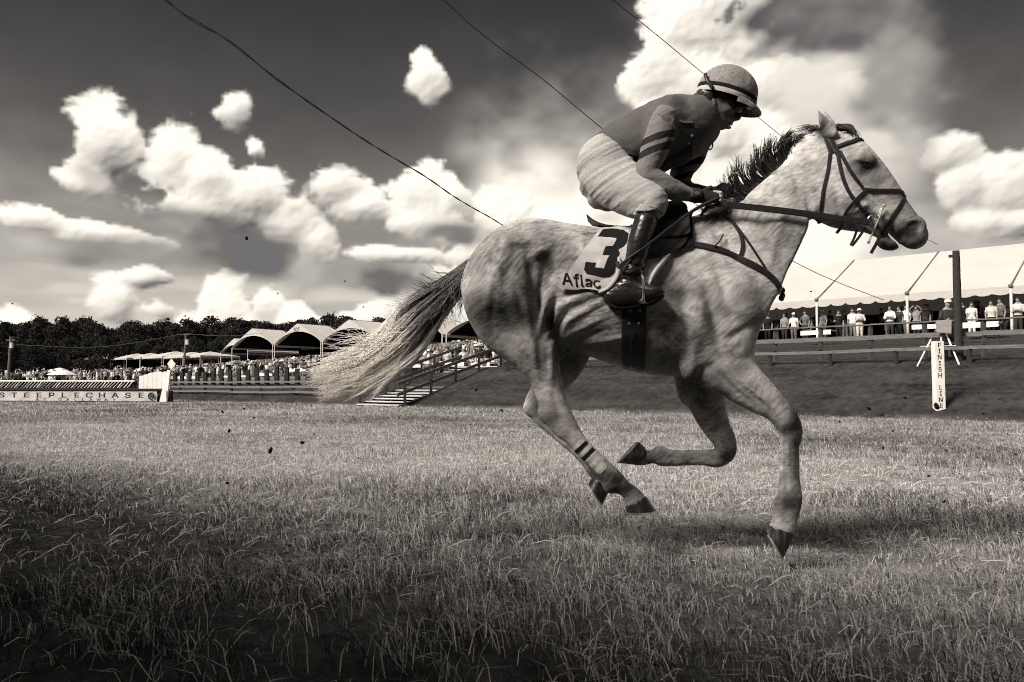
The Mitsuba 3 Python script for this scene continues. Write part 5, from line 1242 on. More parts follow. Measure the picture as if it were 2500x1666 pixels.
Pv = JR + Xg[..., None] * JX + bdep(Xg, Hg)[..., None] * JY + Hg[..., None] * np.array([0, 0, 1.0]); Pv = Pv.reshape(-1, 3); gf = grid_faces(160, 10); k = len(Pv)
add(bn, (np.vstack([Pv, Pv + JY * .006]), np.vstack([gf, gf[:, ::-1] + k])), 'white_cloth', True)
for i, (a, b) in enumerate(((b0, hs[0]),)): pass


def banner_text(word, x0, x1, z0, h, name):
    gl = [(c, serif_letter(c, h)) for c in word if c != ' ']; wt = [max(.6, g.bounds[2] - g.bounds[0]) if 0 else g.bounds[2] - g.bounds[0] for _, g in gl]
    slots = [c for c in word]; pos = np.linspace(x0, x1, len(slots)); j = 0
    for c, x in zip(slots, pos):
        if c == ' ': continue
        g = affinity.scale(gl[j][1], 1.75, 1.0, origin=(0, 0)); j += 1
        for gg in getattr(g, 'geoms', [g]):
            m = trimesh.creation.extrude_polygon(gg, .003, engine='earcut'); v = np.asarray(m.vertices)
            X, Z = x + v[:, 0], z0 + v[:, 1]; w = JR + X[:, None] * JX + (bdep(X, Z) - .004 - v[:, 2])[:, None] * JY + Z[:, None] * np.array([0, 0, 1.0]); part(bn, 'letter', (w, np.asarray(m.faces)), 'black_paint', label='black banner letter ' + c)


banner_text('STEEPLECHASE', jx(8), jx(347), .235, .26, 'a'); banner_text('AT CALLAWAY', jx(95), jx(282), .062, .125, 'b')
cx_ = jx(374); q = sbox(0, 0, 1, 1); C_ = Polygon([(math.cos(a) * .20, math.sin(a) * .20) for a in np.linspace(0, 2 * np.pi, 32)[:-1]])
leaf = affinity.rotate(affinity.scale(C_, .62, .22), 35); C_ = C_.difference(affinity.translate(leaf, .02, .05)).difference(affinity.translate(affinity.rotate(leaf, -60), -.03, -.07).buffer(-.008))
M = np.eye(4); M[:3, 0], M[:3, 1], M[:3, 2], M[:3, 3] = JX, [0, 0, 1], -JY, jp(cx_, -.165, .315)
part(bn, 'emblem', cat(*[slab(g, 0, .004, M) for g in getattr(C_, 'geoms', [C_])]), 'black_paint', label='round black emblem at the end of the banner')
wp = thing('jump_wing', 'white boarded wing panel at the right end of the jump', 'jump wing'); x0, x1 = jx(329), jx(406)
for i in range(7):
    a, b = x0 + (x1 - x0) * i / 7, x0 + (x1 - x0) * (i + 1) / 7 - .012; xm = (i + .5) / 7; tp = 1.44 + .26 * xm + .05 * math.sin(xm * 6.2 - 1.4)
    part(wp, 'board', slab(Polygon([(a, .72), (b, .72), (b, tp + .02), (a, tp - .02)]), 0, .03, np.block([[np.stack([JX, [0, 0, 1.0], JY], 1), (JR + JY * .35)[:, None]], [np.zeros((1, 3)), 1]])), 'white_paint')
part(wp, 'post', bar(jp(jx(404), .0, -.1), jp(jx(404), .30, 1.72), .20, .12, ch=.01), 'white_paint'); part(wp, 'end_panel', slab(Polygon([(jx(393), 0), (jx(411), 0), (jx(408), .76), (jx(400), .76)]), 0, .04, np.block([[np.stack([JX, [0, 0, 1.0], JY], 1), (JR - JY * .14)[:, None]], [np.zeros((1, 3)), 1]])), 'white_paint')
dm = thing('diamond_sign', 'white diamond marker on a thin stake behind the jump wing', 'sign'); c = jp(jx(403.5), .5, 2.05)
add(dm, slab(Polygon([(-.25, .02), (0, -.30), (.25, .02), (0, .30)]), 0, .02, np.block([[np.stack([JX, [0, 0, 1.0], JY], 1), c[:, None]], [np.zeros((1, 3)), 1]])), 'white_paint'); part(dm, 'stake', bar(c - [0, 0, 2.1], c + [0, 0, .2] + JY * .03, .03, .03), 'wood_grey')

# ---------------------------------------------------------------- marquees and canopies
scene['tent_vinyl'] = {'type': 'principledthin', 'base_color': proc(lambda p, n, uv: mi.Color3f(.52, .505, .47) * (.90 + .14 * fbm(p.x * .8, p.y * .8, p.z * 1.4, 3))), 'roughness': .5, 'diff_trans': .14, 'spec_trans': 0.0, 'eta': 1.4}
matte('tent_pole', (.70, .68, .64), .4, .4); matte('seam', .16, .8, .2); matte('tent_shade', .012, .95, .1)  # the near-black one is painted shade for the insides of the tents


def sheet(A, B, m=10, n=10, sag=0.0, drop=(0, 0, -1.0)):
    """A stretched sheet between two edges (lists of points), sagging a little."""
    a, b = np.asarray(A, float), np.asarray(B, float); i = np.linspace(0, len(a) - 1, n); a = np.stack([np.interp(i, range(len(a)), a[:, k]) for k in range(3)], 1); i = np.linspace(0, len(b) - 1, n); b = np.stack([np.interp(i, range(len(b)), b[:, k]) for k in range(3)], 1)
    x = np.linspace(0, 1, m)[:, None, None]; P = a[None] * (1 - x) + b[None] * x; y = np.linspace(0, 1, n)
    P = P + (np.sin(np.pi * x[..., 0]) * np.sin(np.pi * y)[None])[..., None] * sag * np.asarray(drop); return P.reshape(-1, 3), grid_faces(m, n)


def valance(a, b, h, scallop=.45, n=None):
    L = np.linalg.norm(b - a); m = n or int(L / scallop) * 8 + 1; x = np.linspace(0, 1, m); top_ = a + (b - a) * x[:, None]; k = L / scallop
    low = h * (.66 + .34 * np.abs(np.sin(np.pi * x * round(k)))**.5); return np.vstack([top_, top_ - np.array([0, 0, 1.0]) * low[:, None]]), grid_faces(2, m)


# the long marquee on the right
mq = thing('marquee', 'long white marquee with scalloped eaves on the terrace at the right', 'tent')
NE, NR = 49.4, 55.75; bays = [u_at(2570, NE) - 4.4 * 0 + 0] ; UB = [u_at(px, NE) for px in (2474, 2219, 1997)]
step = (UB[2] - UB[0]) / 2; UB = [UB[0] - 2 * step, UB[0] - step, *UB, UB[2] + step, UB[2] + 2 * step, UB[2] + 3 * step]
ze, zr_ = 6.07, 9.22
for i, u in enumerate(UB):
    g = float(G(u, NE)); part(mq, 'pole', tube(np.array([un(u, NE, g - .1), un(u, NE, ze - .02)]), .075, 10), 'tent_pole', 40); gb = float(G(u, 2 * NR - NE)); part(mq, 'pole', tube(np.array([un(u, 2 * NR - NE, gb - .1), un(u, 2 * NR - NE, ze)]), .06, 8), 'tent_pole', 40)
    part(mq, 'seam', tube(np.array([un(u, NE - .05, ze + .06), un(u, (NE + NR) / 2, (ze + zr_) / 2 + .03), un(u, NR, zr_ + .05)]), .032, 6), 'seam', 40)
    q = ball(un(u, NE - .06, ze + .03), .12, 1); part(mq, 'corner_plate', q, 'seam', True)
    if i == len(UB) - 1: break
    v = UB[i + 1]
    part(mq, 'roof_panel', sheet([un(u, NE, ze), un(v, NE, ze)], [un(u, NR, zr_), un(v, NR, zr_)], 9, 9, .10), 'tent_vinyl', True)
    part(mq, 'roof_panel', sheet([un(u, NR, zr_), un(v, NR, zr_)], [un(u, 2 * NR - NE, ze), un(v, 2 * NR - NE, ze)], 6, 6, .10), 'tent_vinyl', True)
    part(mq, 'valance', valance(un(u, NE - .03, ze + .02), un(v, NE - .03, ze + .02), .45, step / 6), 'tent_vinyl')
    part(mq, 'shade_lining', sheet([un(u, NE + .4, ze - .05), un(v, NE + .4, ze - .05)], [un(u, NR, zr_ - .35), un(v, NR, zr_ - .35)], 2, 2), 'tent_shade')  # black sheet added under the roof, painting the shade inside
    part(mq, 'shade_back_wall', sheet([un(u, 2 * NR - NE, 3.2), un(v, 2 * NR - NE, 3.2)], [un(u, 2 * NR - NE, ze), un(v, 2 * NR - NE, ze)], 2, 2), 'tent_shade')  # near-black sheet at the back, interior shade put into its colour
ch = un(u_at(2139 * 1.0 - 190, NE), NE - .3, 0); 
# gable tents on the left, standing in a row
KS = 1.6


def gable_tent(ur, w, n0, ze, zr, depth, key_label, lettering=None):
    t = thing('gable_tent', key_label, 'tent', 'gabled white tents above the crowd'); u0, u1, um = ur, ur + w, ur + w / 2; nm, n1 = n0 + depth * .42, n0 + depth
    P = lambda u, n, z: un(u, n, z)
    arc = [P(u0 + (u1 - u0) * x, n0, ze + (zr - ze - .52 * KS) * (1 - (2 * x - 1)**2)**.85 * 1.0 - .12 * 0) for x in np.linspace(0, 1, 25)]
    rake = [P(u0 + (u1 - u0) * x, n0, ze + (zr - ze) * (1 - abs(2 * x - 1)**1.12) + .04) for x in np.linspace(0, 1, 25)]
    part(t, 'gable', sheet(arc, rake, 3, 25), 'tent_vinyl', True)
    for a, b in ((u0, 1), (u1, -1)):
        fr = [P(a + (um - a) * x, n0, ze + (zr - ze) * (1 - abs(1 - x)**1.12) + .04) for x in np.linspace(0, 1, 9)]
        md = [P(a + (um - a) * x, nm, ze + (zr - ze) * (1 - abs(1 - x)**1.2)) for x in np.linspace(0, 1, 9)]
        part(t, 'roof_panel', sheet(fr, md, 6, 9, .05), 'tent_vinyl', True)
        bk = [P(a, n1, ze)] + [P(a + (um - a) * x, n1 - .001, ze) for x in np.linspace(.125, 1, 8)]
        part(t, 'roof_panel', sheet(md, [P(a + (um - a) * x, n1 - (n1 - nm) * 0.0, ze + 0) for x in np.linspace(0, 1, 9)], 6, 9, .04), 'tent_vinyl', True)
        part(t, 'seam', tube(np.array([P(um, nm, zr + .03), P(a, n1, ze + .03)]), .03, 5), 'seam')
        part(t, 'valance', valance(P(a, n0, ze), P(a, n1, ze), .26, .42), 'tent_vinyl')
        for n in (n0, n1): g = float(G(a, n)); part(t, 'pole', tube(np.array([P(a, n, g - .1), P(a, n, ze)]), .055, 8), 'tent_pole', 40)
    part(t, 'valance', valance(P(u0, n1, ze), P(u1, n1, ze), .26, .42), 'tent_vinyl'); part(t, 'ridge_seam', tube(np.array([P(um, n0, zr + .05), P(um, nm, zr + .02)]), .03, 5), 'seam')
    gb = [P(u0, n1 - .1, float(G(u0, n1))), P(u1, n1 - .1, float(G(u1, n1)))]; part(t, 'shade_back_wall', sheet(gb, [P(u0, n1 - .1, ze), P(u1, n1 - .1, ze)], 2, 2), 'tent_shade')  # dark sheet closing the back, added as the shade in the tent
    part(t, 'shade_lining', sheet([P(u0 + .1, n0 + .25, ze - .05), P(u0 + .1, n1 - .2, ze - .05)], [P(um, n0 + .25, zr - .30), P(um, n1 - .2, ze + .3)], 4, 4), 'tent_shade'); part(t, 'shade_lining', sheet([P(u1 - .1, n0 + .25, ze - .05), P(u1 - .1, n1 - .2, ze - .05)], [P(um, n0 + .25, zr - .30), P(um, n1 - .2, ze + .3)], 4, 4), 'tent_shade')  # black sheets under both slopes stand for the shade inside
    part(t, 'edge_piping', tube(np.array(arc), .03, 5), 'tent_vinyl', True)
    if lettering:
        for c, g in glyphs(lettering, .26, 0, 0): pass
        x = 0
        for c in lettering:
            g = serif_letter(c, .26) if 0 else glyphs(c, .42, 0, 0)[0][1]; g = affinity.scale(g, 1, -1, origin=(0, 0)); b = g.bounds
            M = np.eye(4); M[:3, 0], M[:3, 1], M[:3, 2], M[:3, 3] = -UV, [0, 0, 1], -NV, P(um + .72 - x, n0 - .012, zr - .82); x += b[2] - b[0] + .08
            for gg in getattr(g, 'geoms', [g]): part(t, 'letter', slab(affinity.translate(gg, -b[0], 0), 0, .006, M), 'black_paint', label='dark letter on the gable')
    return t


names = ['gabled white tent half hidden behind the grey horse', 'gabled white tent just behind the streaming tail', 'white arched tent left of the streaming tail', 'white arched tent with dark letters on its gable', 'white arched tent next to the smaller end tent', 'smaller white gabled tent at the far left end of the row']
KT = 1.6                                          # they stand well behind the crowd
for i, ur in enumerate((28.7, 34.75, 40.75, 46.65, 52.6)): gable_tent(ur * KT, 5.7 * KT, 32.0 * KT, .85 + 2.95 * KT, .85 + (4.25 + (.05 if i % 2 else 0)) * KT, 9.5, names[i], 'SCF' if i == 3 else None)
gable_tent((66.6 - 6.2) * KT, 4.3 * KT, 34.5 * KT, .85 + 2.85 * KT, .85 + 3.9 * KT, 11.0, names[5])
# small pop-up canopies farther off
for i, px in enumerate((236, 262, 300, 335, 368, 428, 470, 512)):
    n = 62.0 + (i % 3) * 1.2; u = u_at(px, n); w = 6.4 if i != 5 else 8.4; zc = z_at(880 - i * 1.4, u, n); zp = z_at(867 - i * 1.2 - (3 if i == 5 else 0), u, n); t = thing('canopy', 'small peaked white canopy in the distant row behind the crowd', 'canopy', 'small peaked canopies behind the crowd')
    if i == 0: labels[t]['label'] = 'leftmost small white canopy of the distant row'; labels[t].pop('group')
    C4 = [un(u + a * w / 2, n + b * w / 2, zc) for a, b in ((-1, -1), (1, -1), (1, 1), (-1, 1))]; pk_ = un(u, n, zp)
    for k in range(4): part(t, 'roof_panel', sheet([C4[k], C4[(k + 1) % 4]], [pk_, pk_ + UV * .01], 6, 6, .08), 'tent_vinyl', True); part(t, 'valance', valance(C4[k], C4[(k + 1) % 4], .32, .8), 'tent_vinyl')
    for k in range(4): g = float(G(u, n)); part(t, 'leg', bar(C4[k] * [1, 1, 0] + [0, 0, g], C4[k], .05), 'tent_pole')

# ---------------------------------------------------------------- spectators
PR = random.Random(17)


def person_field(pose, seed):
    """One continuous standing or sitting figure, feet at the origin, facing -y; returns the mesh and each vertex's region."""
    r = random.Random(seed); F = Field((-.62, -.62, -.02), (.62, .45, 2.12), .022)
    def limb(pts, k=.02): F.chain([(p[0], p[2], p[3], p[1], p[4] if len(p) > 4 else p[3]) for p in pts], k, 4)
    dz = -.42 if pose == 'sit' else 0; H = 1.0
    for sg in (-1, 1):
        if pose == 'sit': limb([(sg * .10, .05, .52, .10), (sg * .12, -.38, .50, .075), (sg * .12, -.40, .10, .05), (sg * .12, -.48, .04, .045)])
        else:
            st_ = .03 * r.uniform(-1, 1); limb([(sg * .095, 0, .90, .105), (sg * .10, st_ - .01, .50, .070), (sg * .11, st_ + .01, .12, .050), (sg * .115, st_ - .02, .05, .048), (sg * .12, st_ - .14, .035, .038)])
    limb([(0, 0, .90 + dz, .165, .11), (0, 0, 1.10 + dz, .150, .105), (0, 0, 1.32 + dz, .185, .12), (0, .01, 1.43 + dz, .165, .095), (0, .0, 1.50 + dz, .07, .07)], .04)
    limb([(0, 0, 1.48 + dz, .058), (0, -.01, 1.58 + dz, .056)]); F.blob((0, -.02, 1.66 + dz), (.082, .10, .115), .02); F.blob((0, -.125, 1.645 + dz), (.016, .022, .02), .01)
    arms = {'down': [(.20, 0, 1.40, .058), (.25, .02, 1.12, .045), (.245, -.06, .88, .035), (.24, -.08, .80, .038)], 'cross': [(.20, 0, 1.40, .058), (.27, -.04, 1.13, .047), (.06, -.20, 1.16, .040), (-.06, -.20, 1.20, .036)], 'up': [(.20, 0, 1.40, .058), (.30, -.14, 1.52, .046), (.16, -.26, 1.72, .036), (.10, -.27, 1.76, .038)],
            'hip': [(.20, 0, 1.40, .058), (.36, .04, 1.16, .045), (.19, -.06, .98, .036), (.15, -.09, .98, .036)], 'fwd': [(.20, 0, 1.40, .058), (.24, -.06, 1.14, .046), (.17, -.28, 1.15, .036), (.14, -.33, 1.17, .038)]}
    ks = {'stand': ('down', 'down'), 'cross': ('cross', 'cross'), 'photo': ('up', 'up'), 'hip': ('hip', 'down'), 'drink': ('fwd', 'down'), 'sit': ('fwd', 'fwd')}[pose]
    for sg, a in zip((-1, 1), ks): limb([(sg * x, y - (.03 if a == 'cross' and sg > 0 else 0), z + dz, ra) for x, y, z, ra in arms[a]], .018)
    v, f = F.mesh(1); reg = np.full(len(v), 1)                                         # 0 skin, 1 shirt, 2 trousers
    reg[v[:, 2] > 1.485 + dz] = 0
    if pose == 'sit': reg[(v[:, 2] < .60) & (v[:, 1] < .3)] = 2; reg[(v[:, 2] > .60)] = np.where(v[v[:, 2] > .60][:, 2] > 1.485 + dz, 0, 1)
    else: reg[v[:, 2] < .95] = 2
    arm = np.hypot(v[:, 0], v[:, 1] * 1.2) > .215
    if pose in ('stand', 'hip', 'drink'): reg[arm & (v[:, 2] < 1.22 + dz) & (v[:, 2] > .72 + dz)] = 0
    if pose == 'photo': reg[(np.abs(v[:, 0]) > .07) & (v[:, 1] < -.1) & (v[:, 2] > 1.5)] = 0
    if pose == 'cross': reg[(v[:, 1] < -.165) & (v[:, 2] < 1.25) & (v[:, 2] > 1.09)] = 0
    return v, f, reg


POSES = ['stand', 'cross', 'photo', 'hip', 'drink', 'sit']
BODY = {p: person_field(p, i) for i, p in enumerate(POSES)}


def hat_mesh(kind, dz):
    c = np.array([0, -.02, 1.74 + dz]); a = np.linspace(0, 2 * np.pi, 20)[:-1]; R_ = {'brim': [(.20, -.035), (.20, -.028), (.105, -.02), (.10, .055), (.06, .085), (0.001, .09)], 'cap': [(.105, -.03), (.104, .03), (.07, .075), (.001, .09)], 'wide': [(.30, -.05), (.30, -.04), (.11, -.01), (.10, .05), (.05, .08), (.001, .085)], 'hair': [(.088, -.09), (.094, -.02), (.088, .03), (.055, .058), (.001, .066)]}[kind]
    v = np.vstack([np.stack([np.cos(a) * r, np.sin(a) * r * 1.12 + (.02 if kind == 'hair' else 0), np.full(19, h)], 1) for r, h in R_]) + c; f = grid_faces(len(R_), 19, True)
    if kind == 'cap': p = sheet([c + [-.08, -.08, -.02], c + [.08, -.08, -.02]], [c + [-.06, -.20, -.035], c + [.06, -.20, -.035]], 3, 4); return cat((v, f), p)
    return v, f


matte('hair_dark', .022, .6, .4)
TONES = {'white': (.72, .70, .66), 'cream': (.55, .53, .48), 'grey': (.24, .235, .225), 'mid': (.12, .117, .112), 'dark': (.035, .034, .033), 'black': (.012, .012, .012)}
for k, c in TONES.items(): matte('cloth_' + k, proc((lambda c: lambda p, n, uv: mi.Color3f(*c) * (.75 + .5 * fbm(p.x * 9, p.y * 9, p.z * 9, 2)))(c)), .85, .2)
matte('face_skin', (.27, .25, .22), .6, .3)
_ply = {}


def sub(v, f, m):
    ff = f[m]; u, inv = np.unique(ff, return_inverse=True); return v[u], inv.reshape(-1, 3)


def pmesh(pose, what):
    if (pose, what) not in _ply:
        v, f, reg = BODY[pose]; dz = -.42 if pose == 'sit' else 0
        if what == 'all': m = (v, f)
        elif what in ('shirt', 'trousers', 'shoes'):           # clothing lies just outside the body
            r3 = reg[f]; fr = np.where(r3[:, 0] == r3[:, 1], r3[:, 0], r3[:, 2]); n = np.asarray(trimesh.Trimesh(v, f, process=False).vertex_normals); m = sub(v + n * .012, f, fr == ['skin', 'shirt', 'trousers', 'shoes'].index(what))
        else: m = hat_mesh(what, dz)
        _ply[pose, what] = mikit.ply(m, None, smooth=True)
    return _ply[pose, what]


def spectator(at, face, pose, shirt, trousers, hat, hatmat, label, group=None, s=1.0):
    k = thing('person', label, 'person', group); M = T().translate([float(x) for x in at]).rotate([0, 0, 1], face).scale(s)
    for what, mt in (('all', 'face_skin'), ('shirt', 'cloth_' + shirt), ('trousers', 'cloth_' + trousers)):
        scene[k + ('' if what == 'all' else '__' + what)] = {**pmesh(pose, what), 'bsdf': {'type': 'ref', 'id': mt}, 'to_world': M}
    if hat != 'hair': scene[k + '__hat'] = {**pmesh(pose, hat), 'bsdf': {'type': 'ref', 'id': hatmat}, 'to_world': M}
    else: scene[k + '__hair'] = {**pmesh(pose, 'hair'), 'bsdf': {'type': 'ref', 'id': hatmat}, 'to_world': M}
    return k


toward = math.degrees(math.atan2(-NV[1], -NV[0])) + 90                          # turns a figure to face the course
# the ones that can be told apart, on the terrace at the right: picture column, distance across, pose, clothes
RIGHT = [(2176, 38.2, 'cross', 'white', 'dark', 'hair', 'hair_dark', 'man in a white shirt with folded arms behind the right fence'), (2101, 37.0, 'cross', 'cream', 'cream', 'brim', 'cloth_white', 'man in a pale banded hat with folded arms under the marquee'), (2084, 38.4, 'stand', 'white', 'grey', 'hair', 'hair_dark', 'person in white standing just behind the man in the pale hat'),
    (2240, 37.4, 'photo', 'grey', 'dark', 'hair', 'hair_dark', 'person holding both arms up to take a picture under the marquee'), (2198, 38.5, 'drink', 'dark', 'black', 'hair', 'hair_dark', 'person in dark clothes right of the man with folded arms'), (1940, 38.3, 'drink', 'white', 'mid', 'cap', 'cloth_white', 'man in a white shirt and white cap near the horse\'s chest'), (1917, 38.9, 'stand', 'grey', 'dark', 'hair', 'hair_dark', 'person in a grey top left of the man in the white cap'),
    (1876, 38.0, 'stand', 'black', 'black', 'cap', 'cloth_grey', 'person in black nearest the chest of the horse behind the fence'), (1968, 39.8, 'hip', 'mid', 'dark', 'hair', 'hair_dark', 'person in mid grey with a hand on the hip left of the first marquee pole'), (2012, 40.5, 'stand', 'grey', 'mid', 'brim', 'cloth_cream', 'person in a small pale hat right of the first marquee pole'), (2050, 37.6, 'drink', 'black', 'black', 'hair', 'hair_dark', 'person in black with hands to the face under the marquee'),
    (2262, 40.6, 'stand', 'dark', 'black', 'hair', 'hair_dark', 'person in a dark shirt deep under the marquee left of the tripod'), (2376, 37.8, 'drink', 'white', 'white', 'hair', 'hair_dark', 'person all in white holding a drink right of the dark pole'), (2352, 38.9, 'stand', 'black', 'black', 'hair', 'hair_dark', 'person in black close beside the dark pole'), (2424, 37.4, 'stand', 'cream', 'black', 'hair', 'hair_dark', 'person in a cream top and dark skirt second from the right edge'),
    (2446, 38.2, 'hip', 'mid', 'dark', 'hair', 'hair_dark', 'person with hand on hip close behind the cream-topped one'), (2490, 37.2, 'cross', 'cream', 'dark', 'hair', 'hair_dark', 'person with folded arms at the right edge of the picture'), (2216, 39.9, 'stand', 'white', 'mid', 'hair', 'hair_dark', 'person in white half hidden behind the middle marquee pole')]
for px, n, po, sh, tr_, ht, hm_, lb in RIGHT:
    n = n + 9.6
    u = u_at(px, n); spectator(un(u, n), toward + PR.uniform(-25, 25), po, sh, tr_, ht, hm_, lb, s=PR.uniform(.96, 1.03))
u = u_at(2318, 27.9); spectator(un(u, 27.9), toward + 40, 'drink', 'dark', 'black', 'cap', 'cloth_cream', 'person in a dark jacket leaning behind the white-footed tripod', s=1.0)
hg = un(u_at(2308, 27.1), 27.1, 2.84); k = thing('cloth', 'patterned cloth hanging over the rail behind the tripod', 'cloth'); q = sheet([hg - UV * .22 - NV * .05, hg + UV * .22 - NV * .05], [hg - UV * .2 - NV * .06 - [0, 0, .42], hg + UV * .2 - NV * .08 - [0, 0, .36]], 8, 8, .03); add(k, (np.vstack([q[0], q[0] + NV * .02]), np.vstack([q[1], q[1][:, ::-1] + len(q[0])])), 'cloth_grey', True)
for i in range(30):                               # people deeper under the marquee
    px = PR.uniform(1860, 2510); n = PR.uniform(50.5, 56); u = u_at(px, n); spectator(un(u, n), toward + PR.uniform(-90, 90), PR.choice(['stand', 'hip', 'drink', 'sit']), PR.choice(['grey', 'mid', 'dark', 'dark', 'black', 'cream']), PR.choice(['dark', 'black', 'mid']), PR.choice(['hair', 'hair', 'cap']), PR.choice(['hair_dark', 'cloth_grey']), 'spectator in shade ' + ('left of the first marquee pole' if px < 1997 else 'between the first two marquee poles' if px < 2219 else 'left of the dark pole' if px < 2330 else 'right of the dark pole') + PR.choice([', farthest back', ', just under the eave', ', half hidden']), 'spectators in the shade of the marquee', PR.uniform(.94, 1.03))
# the crowd on the left terraces
HATS = {'hair': 'bareheaded', 'brim': 'brimmed hat', 'cap': 'cap', 'wide': 'wide sunhat'}
ACTS = {'stand': 'standing', 'cross': 'arms folded', 'photo': 'arms raised', 'hip': 'hand on hip', 'drink': 'holding a cup', 'sit': 'seated'}
WHERE = [(90, 'at the left edge'), (190, 'by the flat parasol'), (330, 'behind the jump slats'), (430, 'by the diamond sign'), (520, 'below the small canopies'), (600, 'below the end tent'), (690, 'below the second tent'), (790, 'below the lettered tent'), (900, 'left of the tail'), (1030, 'behind the tail'), (1130, 'by the steps handrail'), (9999, 'at the top of the steps')]
for i in range(250):
    near_ = i < 130; n = PR.uniform(35, 42) if near_ else PR.uniform(42, 50); px = PR.uniform(-30, 1235) if i % 4 else PR.uniform(380, 800)
    if px < 380 and near_ and PR.random() < .3: px = PR.uniform(380, 1235)
    u = u_at(px, n)
    sh = PR.choice(['white', 'white', 'cream', 'grey', 'mid', 'dark', 'dark', 'black']); po = PR.choice(POSES); ht = PR.choice(['hair', 'hair', 'hair', 'brim', 'cap', 'wide']); nm_ = {'white': 'white', 'cream': 'pale', 'grey': 'grey', 'mid': 'grey', 'dark': 'dark', 'black': 'dark'}[sh]
    tr_ = PR.choice(['dark', 'black', 'mid', 'cream', 'white', 'grey']); tn_ = {'dark': 'dark', 'black': 'black', 'mid': 'grey', 'grey': 'pale grey', 'cream': 'cream', 'white': 'white'}[tr_]; ppx = (un(u, n)[0] / un(u, n)[1]) * FPX + CX
    where = next(w for lim, w in WHERE if ppx < lim) + (', lower' if n < 42 else ', higher')
    lb = f'{nm_}-topped spectator, {tn_} legs, {HATS[ht]}, {ACTS[po]}, {where}'
    spectator(un(u, n), toward + PR.uniform(-110, 110), po, sh, tr_, ht, 'hair_dark' if ht == 'hair' else PR.choice(['cloth_white', 'cloth_cream', 'cloth_grey']), lb, 'spectators on the left terraces', PR.uniform(.92, 1.04))
# farther back the crowd is one mass
V, F, C, k = [], [], [], 0
for i in range(1500):
    n = PR.uniform(38, 58); px = PR.uniform(-120, 1225); u = u_at(px, n); v, f, reg = BODY[PR.choice(POSES)]; 
    if i % 1 == 0:
        m = trimesh.Trimesh(v, f, process=False); 
    a = math.radians(toward + PR.uniform(-120, 120)); ca, sa = math.cos(a), math.sin(a); key = PR.choice([TONES[q] for q in ('white', 'white', 'white', 'cream', 'grey', 'mid', 'dark', 'black')])
    sel = _ply.setdefault(('far', id(v)), None)
    if sel is None:
        q = np.round(v / .075).astype(int); _, idx, inv = np.unique(q, axis=0, return_index=True, return_inverse=True); ff = inv.ravel()[f]; ff = ff[(ff[:, 0] != ff[:, 1]) & (ff[:, 1] != ff[:, 2]) & (ff[:, 0] != ff[:, 2])]; sel = (v[idx], np.unique(ff, axis=0), reg[idx]); _ply['far', id(v)] = sel
    v, f, reg = sel; w = np.stack([v[:, 0] * ca - v[:, 1] * sa, v[:, 0] * sa + v[:, 1] * ca, v[:, 2]], 1) + un(u, n); tr3 = PR.choice(list(TONES.values()))
    V.append(w); F.append(f + k); k += len(w); C.append(np.array([(.27, .25, .22), key, tr3, (.02, .02, .02)])[reg])
scene['crowd_cloth'] = {'type': 'twosided', 'nested': {'type': 'diffuse', 'reflectance': {'type': 'mesh_attribute', 'name': 'vertex_color'}}}
add('crowd', (np.vstack(V), np.vstack(F)), 'crowd_cloth', color=np.vstack(C)); tag('crowd', 'distant crowd of spectators packed on the rising terraces', kind='stuff')
# umbrellas and parasols in the crowd
def umbrella(u, n, zt, rad, h, tones, label, flat=.45):
    k = thing('umbrella', label, 'umbrella'); c = un(u, n, zt); a = np.linspace(0, 2 * np.pi, 9)
    for j in range(8):
        b = np.linspace(a[j], a[j + 1], 5); L = [c + np.array([0, 0, 1.0]) * (h * (1 - x**2)) + np.stack([np.cos(b), np.sin(b), 0 * b], 1) * rad * x for x in np.linspace(.02, 1, 6)]; part(k, 'panel', (np.vstack(L), grid_faces(6, 5)), 'cloth_' + tones[j % len(tones)], True)
    part(k, 'shaft', tube(np.array([un(u, n, zt - 1.2), c + [0, 0, h + .06]]), .012, 5), 'tent_pole')
for px, n, py, rad, tones, lb in ((1110, 46, 852, 1.15, ('white', 'mid'), 'white and grey panelled umbrella behind the steps handrail'), (1156, 47, 848, 1.2, ('white', 'white', 'dark'), 'white umbrella with dark panels nearest the rump of the horse'), (1178, 45, 860, .9, ('mid', 'cream'), 'small striped umbrella low by the top of the steps'), (152, 36, 912, 1.6, ('white',), 'large flat white parasol behind the left jump'), (127, 42, 905, 1.1, ('white', 'dark'), 'white and dark umbrella above the flat parasol'), (146, 45, 902, 1.2, ('white', 'cream'), 'pale umbrella just right of the white and dark one'),
                              (88, 43, 912, 1.2, ('cream', 'white'), 'cream umbrella left of the large flat parasol'), (578, 40, 888, 1.2, ('mid', 'grey'), 'grey umbrella in front of the arched tents'), (352, 43, 903, 1.2, ('cream', 'white'), 'flat cream umbrella left of the diamond marker')):
    u = u_at(px, n); umbrella(u, n, z_at(py + 4, u, n), rad, rad * .38, tones, lb)
